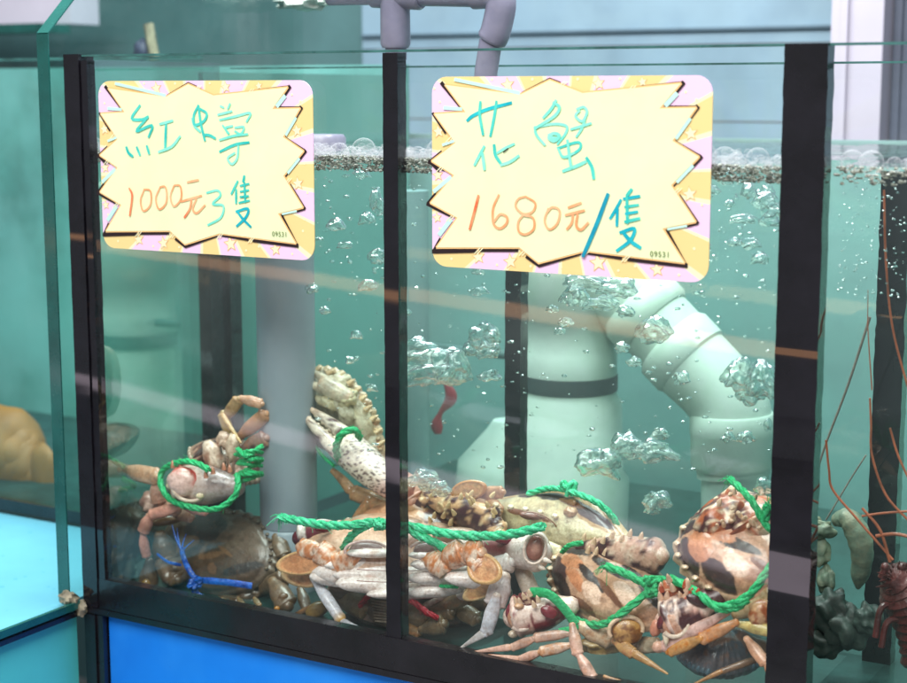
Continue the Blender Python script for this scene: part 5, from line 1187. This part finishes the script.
# foam along the waterline
rnd = random.Random(12)
def foam(name, x0, x1, z, dens, hmul=1.0, scum=1.0):
    b = MB(); sc = MB()
    x = x0
    while x < x1:                                   # larger domes against the glass
        r = rnd.uniform(.004, .0095) * hmul; b.ball((x, .0065 + r * 1.02, z + r * rnd.uniform(.2, .6)), r, n=9); x += r * rnd.uniform(.9, 2.4)
    for i in range(int((x1 - x0) * dens * 2.2)):
        r = rnd.uniform(.0006, .0017); b.ball((rnd.uniform(x0, x1), .0068 + r + rnd.random() ** 2 * .012, z + rnd.uniform(-.003, .0050) * rnd.random()), r, n=4)
    for i in range(int((x1 - x0) * dens)):
        r = rnd.uniform(.0010, .0034); b.ball((rnd.uniform(x0, x1), .0068 + r + rnd.random() ** 2 * .10, z + rnd.uniform(-.001, .0045)), r, n=5)
    o = b.build(name, M['film']); o['kind'] = 'stuff'
    for i in range(int((x1 - x0) * 8200 * scum)):
        r = rnd.uniform(.0004, .0013); xx = rnd.uniform(x0, x1)
        sc.ball((xx, .0068 + r + rnd.random() ** 2 * .02, z - .0005 - rnd.random() ** 1.3 * .0105), r * rnd.uniform(.8, 2.0), r, r * .8, n=4, wob=.6, seed=i)
    o = sc.build('foam_scum', M['scum']); o['kind'] = 'stuff'
foam('foam', .012, POST - .004, WZ, 1500); foam('foam', W1 + .003, .76, WZ + .0005, 400, .9, .35)

# air bubbles
BB = [(433, 368, 33, 17, .05), (452, 366, 22, 20, .055), (484, 334, 17, 14, .06), (488, 350, 13, 9, .055), (472, 348, 9, 9, .06), (490, 376, 12, 6, .05), (416, 349, 22, 12, .05),
      (600, 462, 23, 16, .05), (626, 446, 17, 13, .055), (654, 451, 22, 11, .055), (661, 434, 9, 6, .06), (657, 499, 15, 10, .06), (652, 508, 8, 7, .06),
      (655, 329, 18, 13, .05), (586, 283, 24, 9, .05), (618, 286, 19, 10, .06), (575, 296, 15, 11, .05), (602, 303, 19, 7, .055), (626, 311, 11, 6, .05), (622, 347, 8, 6, .06), (634, 362, 8, 5, .06), (552, 309, 7, 4, .05), (566, 322, 8, 5, .05), (560, 331, 6, 4, .05),
      (742, 372, 20, 17, .045), (762, 380, 19, 20, .045), (752, 392, 16, 12, .05), (682, 378, 9, 7, .05), (745, 437, 10, 6, .05), (728, 437, 7, 5, .05), (768, 424, 5, 6, .05),
      (749, 191, 9, 8, .04), (766, 200, 13, 10, .04), (775, 210, 12, 9, .045), (770, 220, 12, 7, .05), (744, 219, 14, 5, .05), (734, 242, 9, 4, .05), (751, 243, 11, 6, .05), (760, 258, 10, 6, .05), (703, 246, 8, 7, .04), (726, 176, 12, 8, .05), (712, 190, 8, 5, .05), (768, 190, 7, 6, .05), (730, 203, 6, 4, .05),
      (376, 198, 7, 11, .04), (381, 207, 8, 9, .045), (361, 173, 9, 5, .05), (367, 218, 8, 7, .05), (336, 224, 9, 6, .05), (378, 256, 10, 8, .045), (345, 245, 8, 4, .05), (372, 388, 6, 4, .05), (430, 348, 9, 5, .06), (480, 291, 10, 4, .05), (478, 270, 6, 5, .05), (406, 312, 5, 4, .05), (312, 288, 7, 6, .05), (368, 285, 11, 6, .05), (356, 335, 7, 5, .05), (424, 478, 18, 10, .06), (440, 488, 12, 8, .06), (764, 486, 10, 9, .04), (325, 310, 6, 4, .05), (350, 360, 5, 4, .05)]
for i, (x, y, w, h, Y) in enumerate(BB):
    p = P(x, y, Y); s = mpp(p); b = MB(); n = 30 if w > 12 else 14; vs = []
    b.ball((0, 0, 0), 1, n=n)
    for k, v in enumerate(b.v):
        w_ = 1 + .50 * noise.noise(v * 1.5 + Vector((i * 3.1, 0, 0))) + .20 * noise.noise(v * 2.9 + Vector((0, i * 2.3, 0))) + .05 * noise.noise(v * 7 + Vector((0, 0, i)))
        d = v * w_; b.v[k] = p + CR * (d.x * w * s * .92) + CU * (d.y * h * s * .92 - (.25 * d.x * d.x * h * s)) - CF * (d.z * min(w, h) * s * .8)
    o = b.build('air_bubble', M['bubble'], origin=p)
    where = ('between the left price card and the middle seam strip' if x < 400 else 'near the red ribbon right of the middle seam strip' if x < 510 and y < 400 else 'just above the central crabs' if x < 510 else
             'in the open water right of the larger price card' if x > 700 and y < 300 else 'over the white elbow pipe' if x > 670 or (x > 645 and y < 400) else 'between the two white pipes above the crabs' if y > 420 else 'over the wide white banded pipe under the price card')
    size = 'large' if w > 16 else 'medium' if w > 9 else 'tiny'
    tag(o, size + ' silvery air bubble ' + where, 'bubble', 'air bubbles rising ' + where)
b = MB()
for i in range(1700):
    z = rnd.random(); px = rnd.uniform(315, 776); py = rnd.uniform(170, 470)
    dens = .35 + (.65 if px > 690 and py < 300 else 0) + (.45 if 315 < px < 400 and py < 330 else 0)
    if rnd.random() > dens: continue
    p = P(px, py, rnd.uniform(.02, .15)); s = mpp(p); r = rnd.uniform(.30, 1.0) ** 2.4 * 2.3 * s
    b.ball(p, r * rnd.uniform(1, 1.9), r, r * .8, (CR, CF, CU), 5, wob=.5, seed=i)
for i in range(160):
    p = P(rnd.uniform(838, 905), rnd.uniform(180, 300), rnd.uniform(.02, .12)); r = rnd.uniform(.35, 1.2) * mpp(p); b.ball(p, r * 1.4, r, r, (CR, CF, CU), 5, wob=.4, seed=i)
b.build('fine_bubbles', M['bubble'])['kind'] = 'stuff'
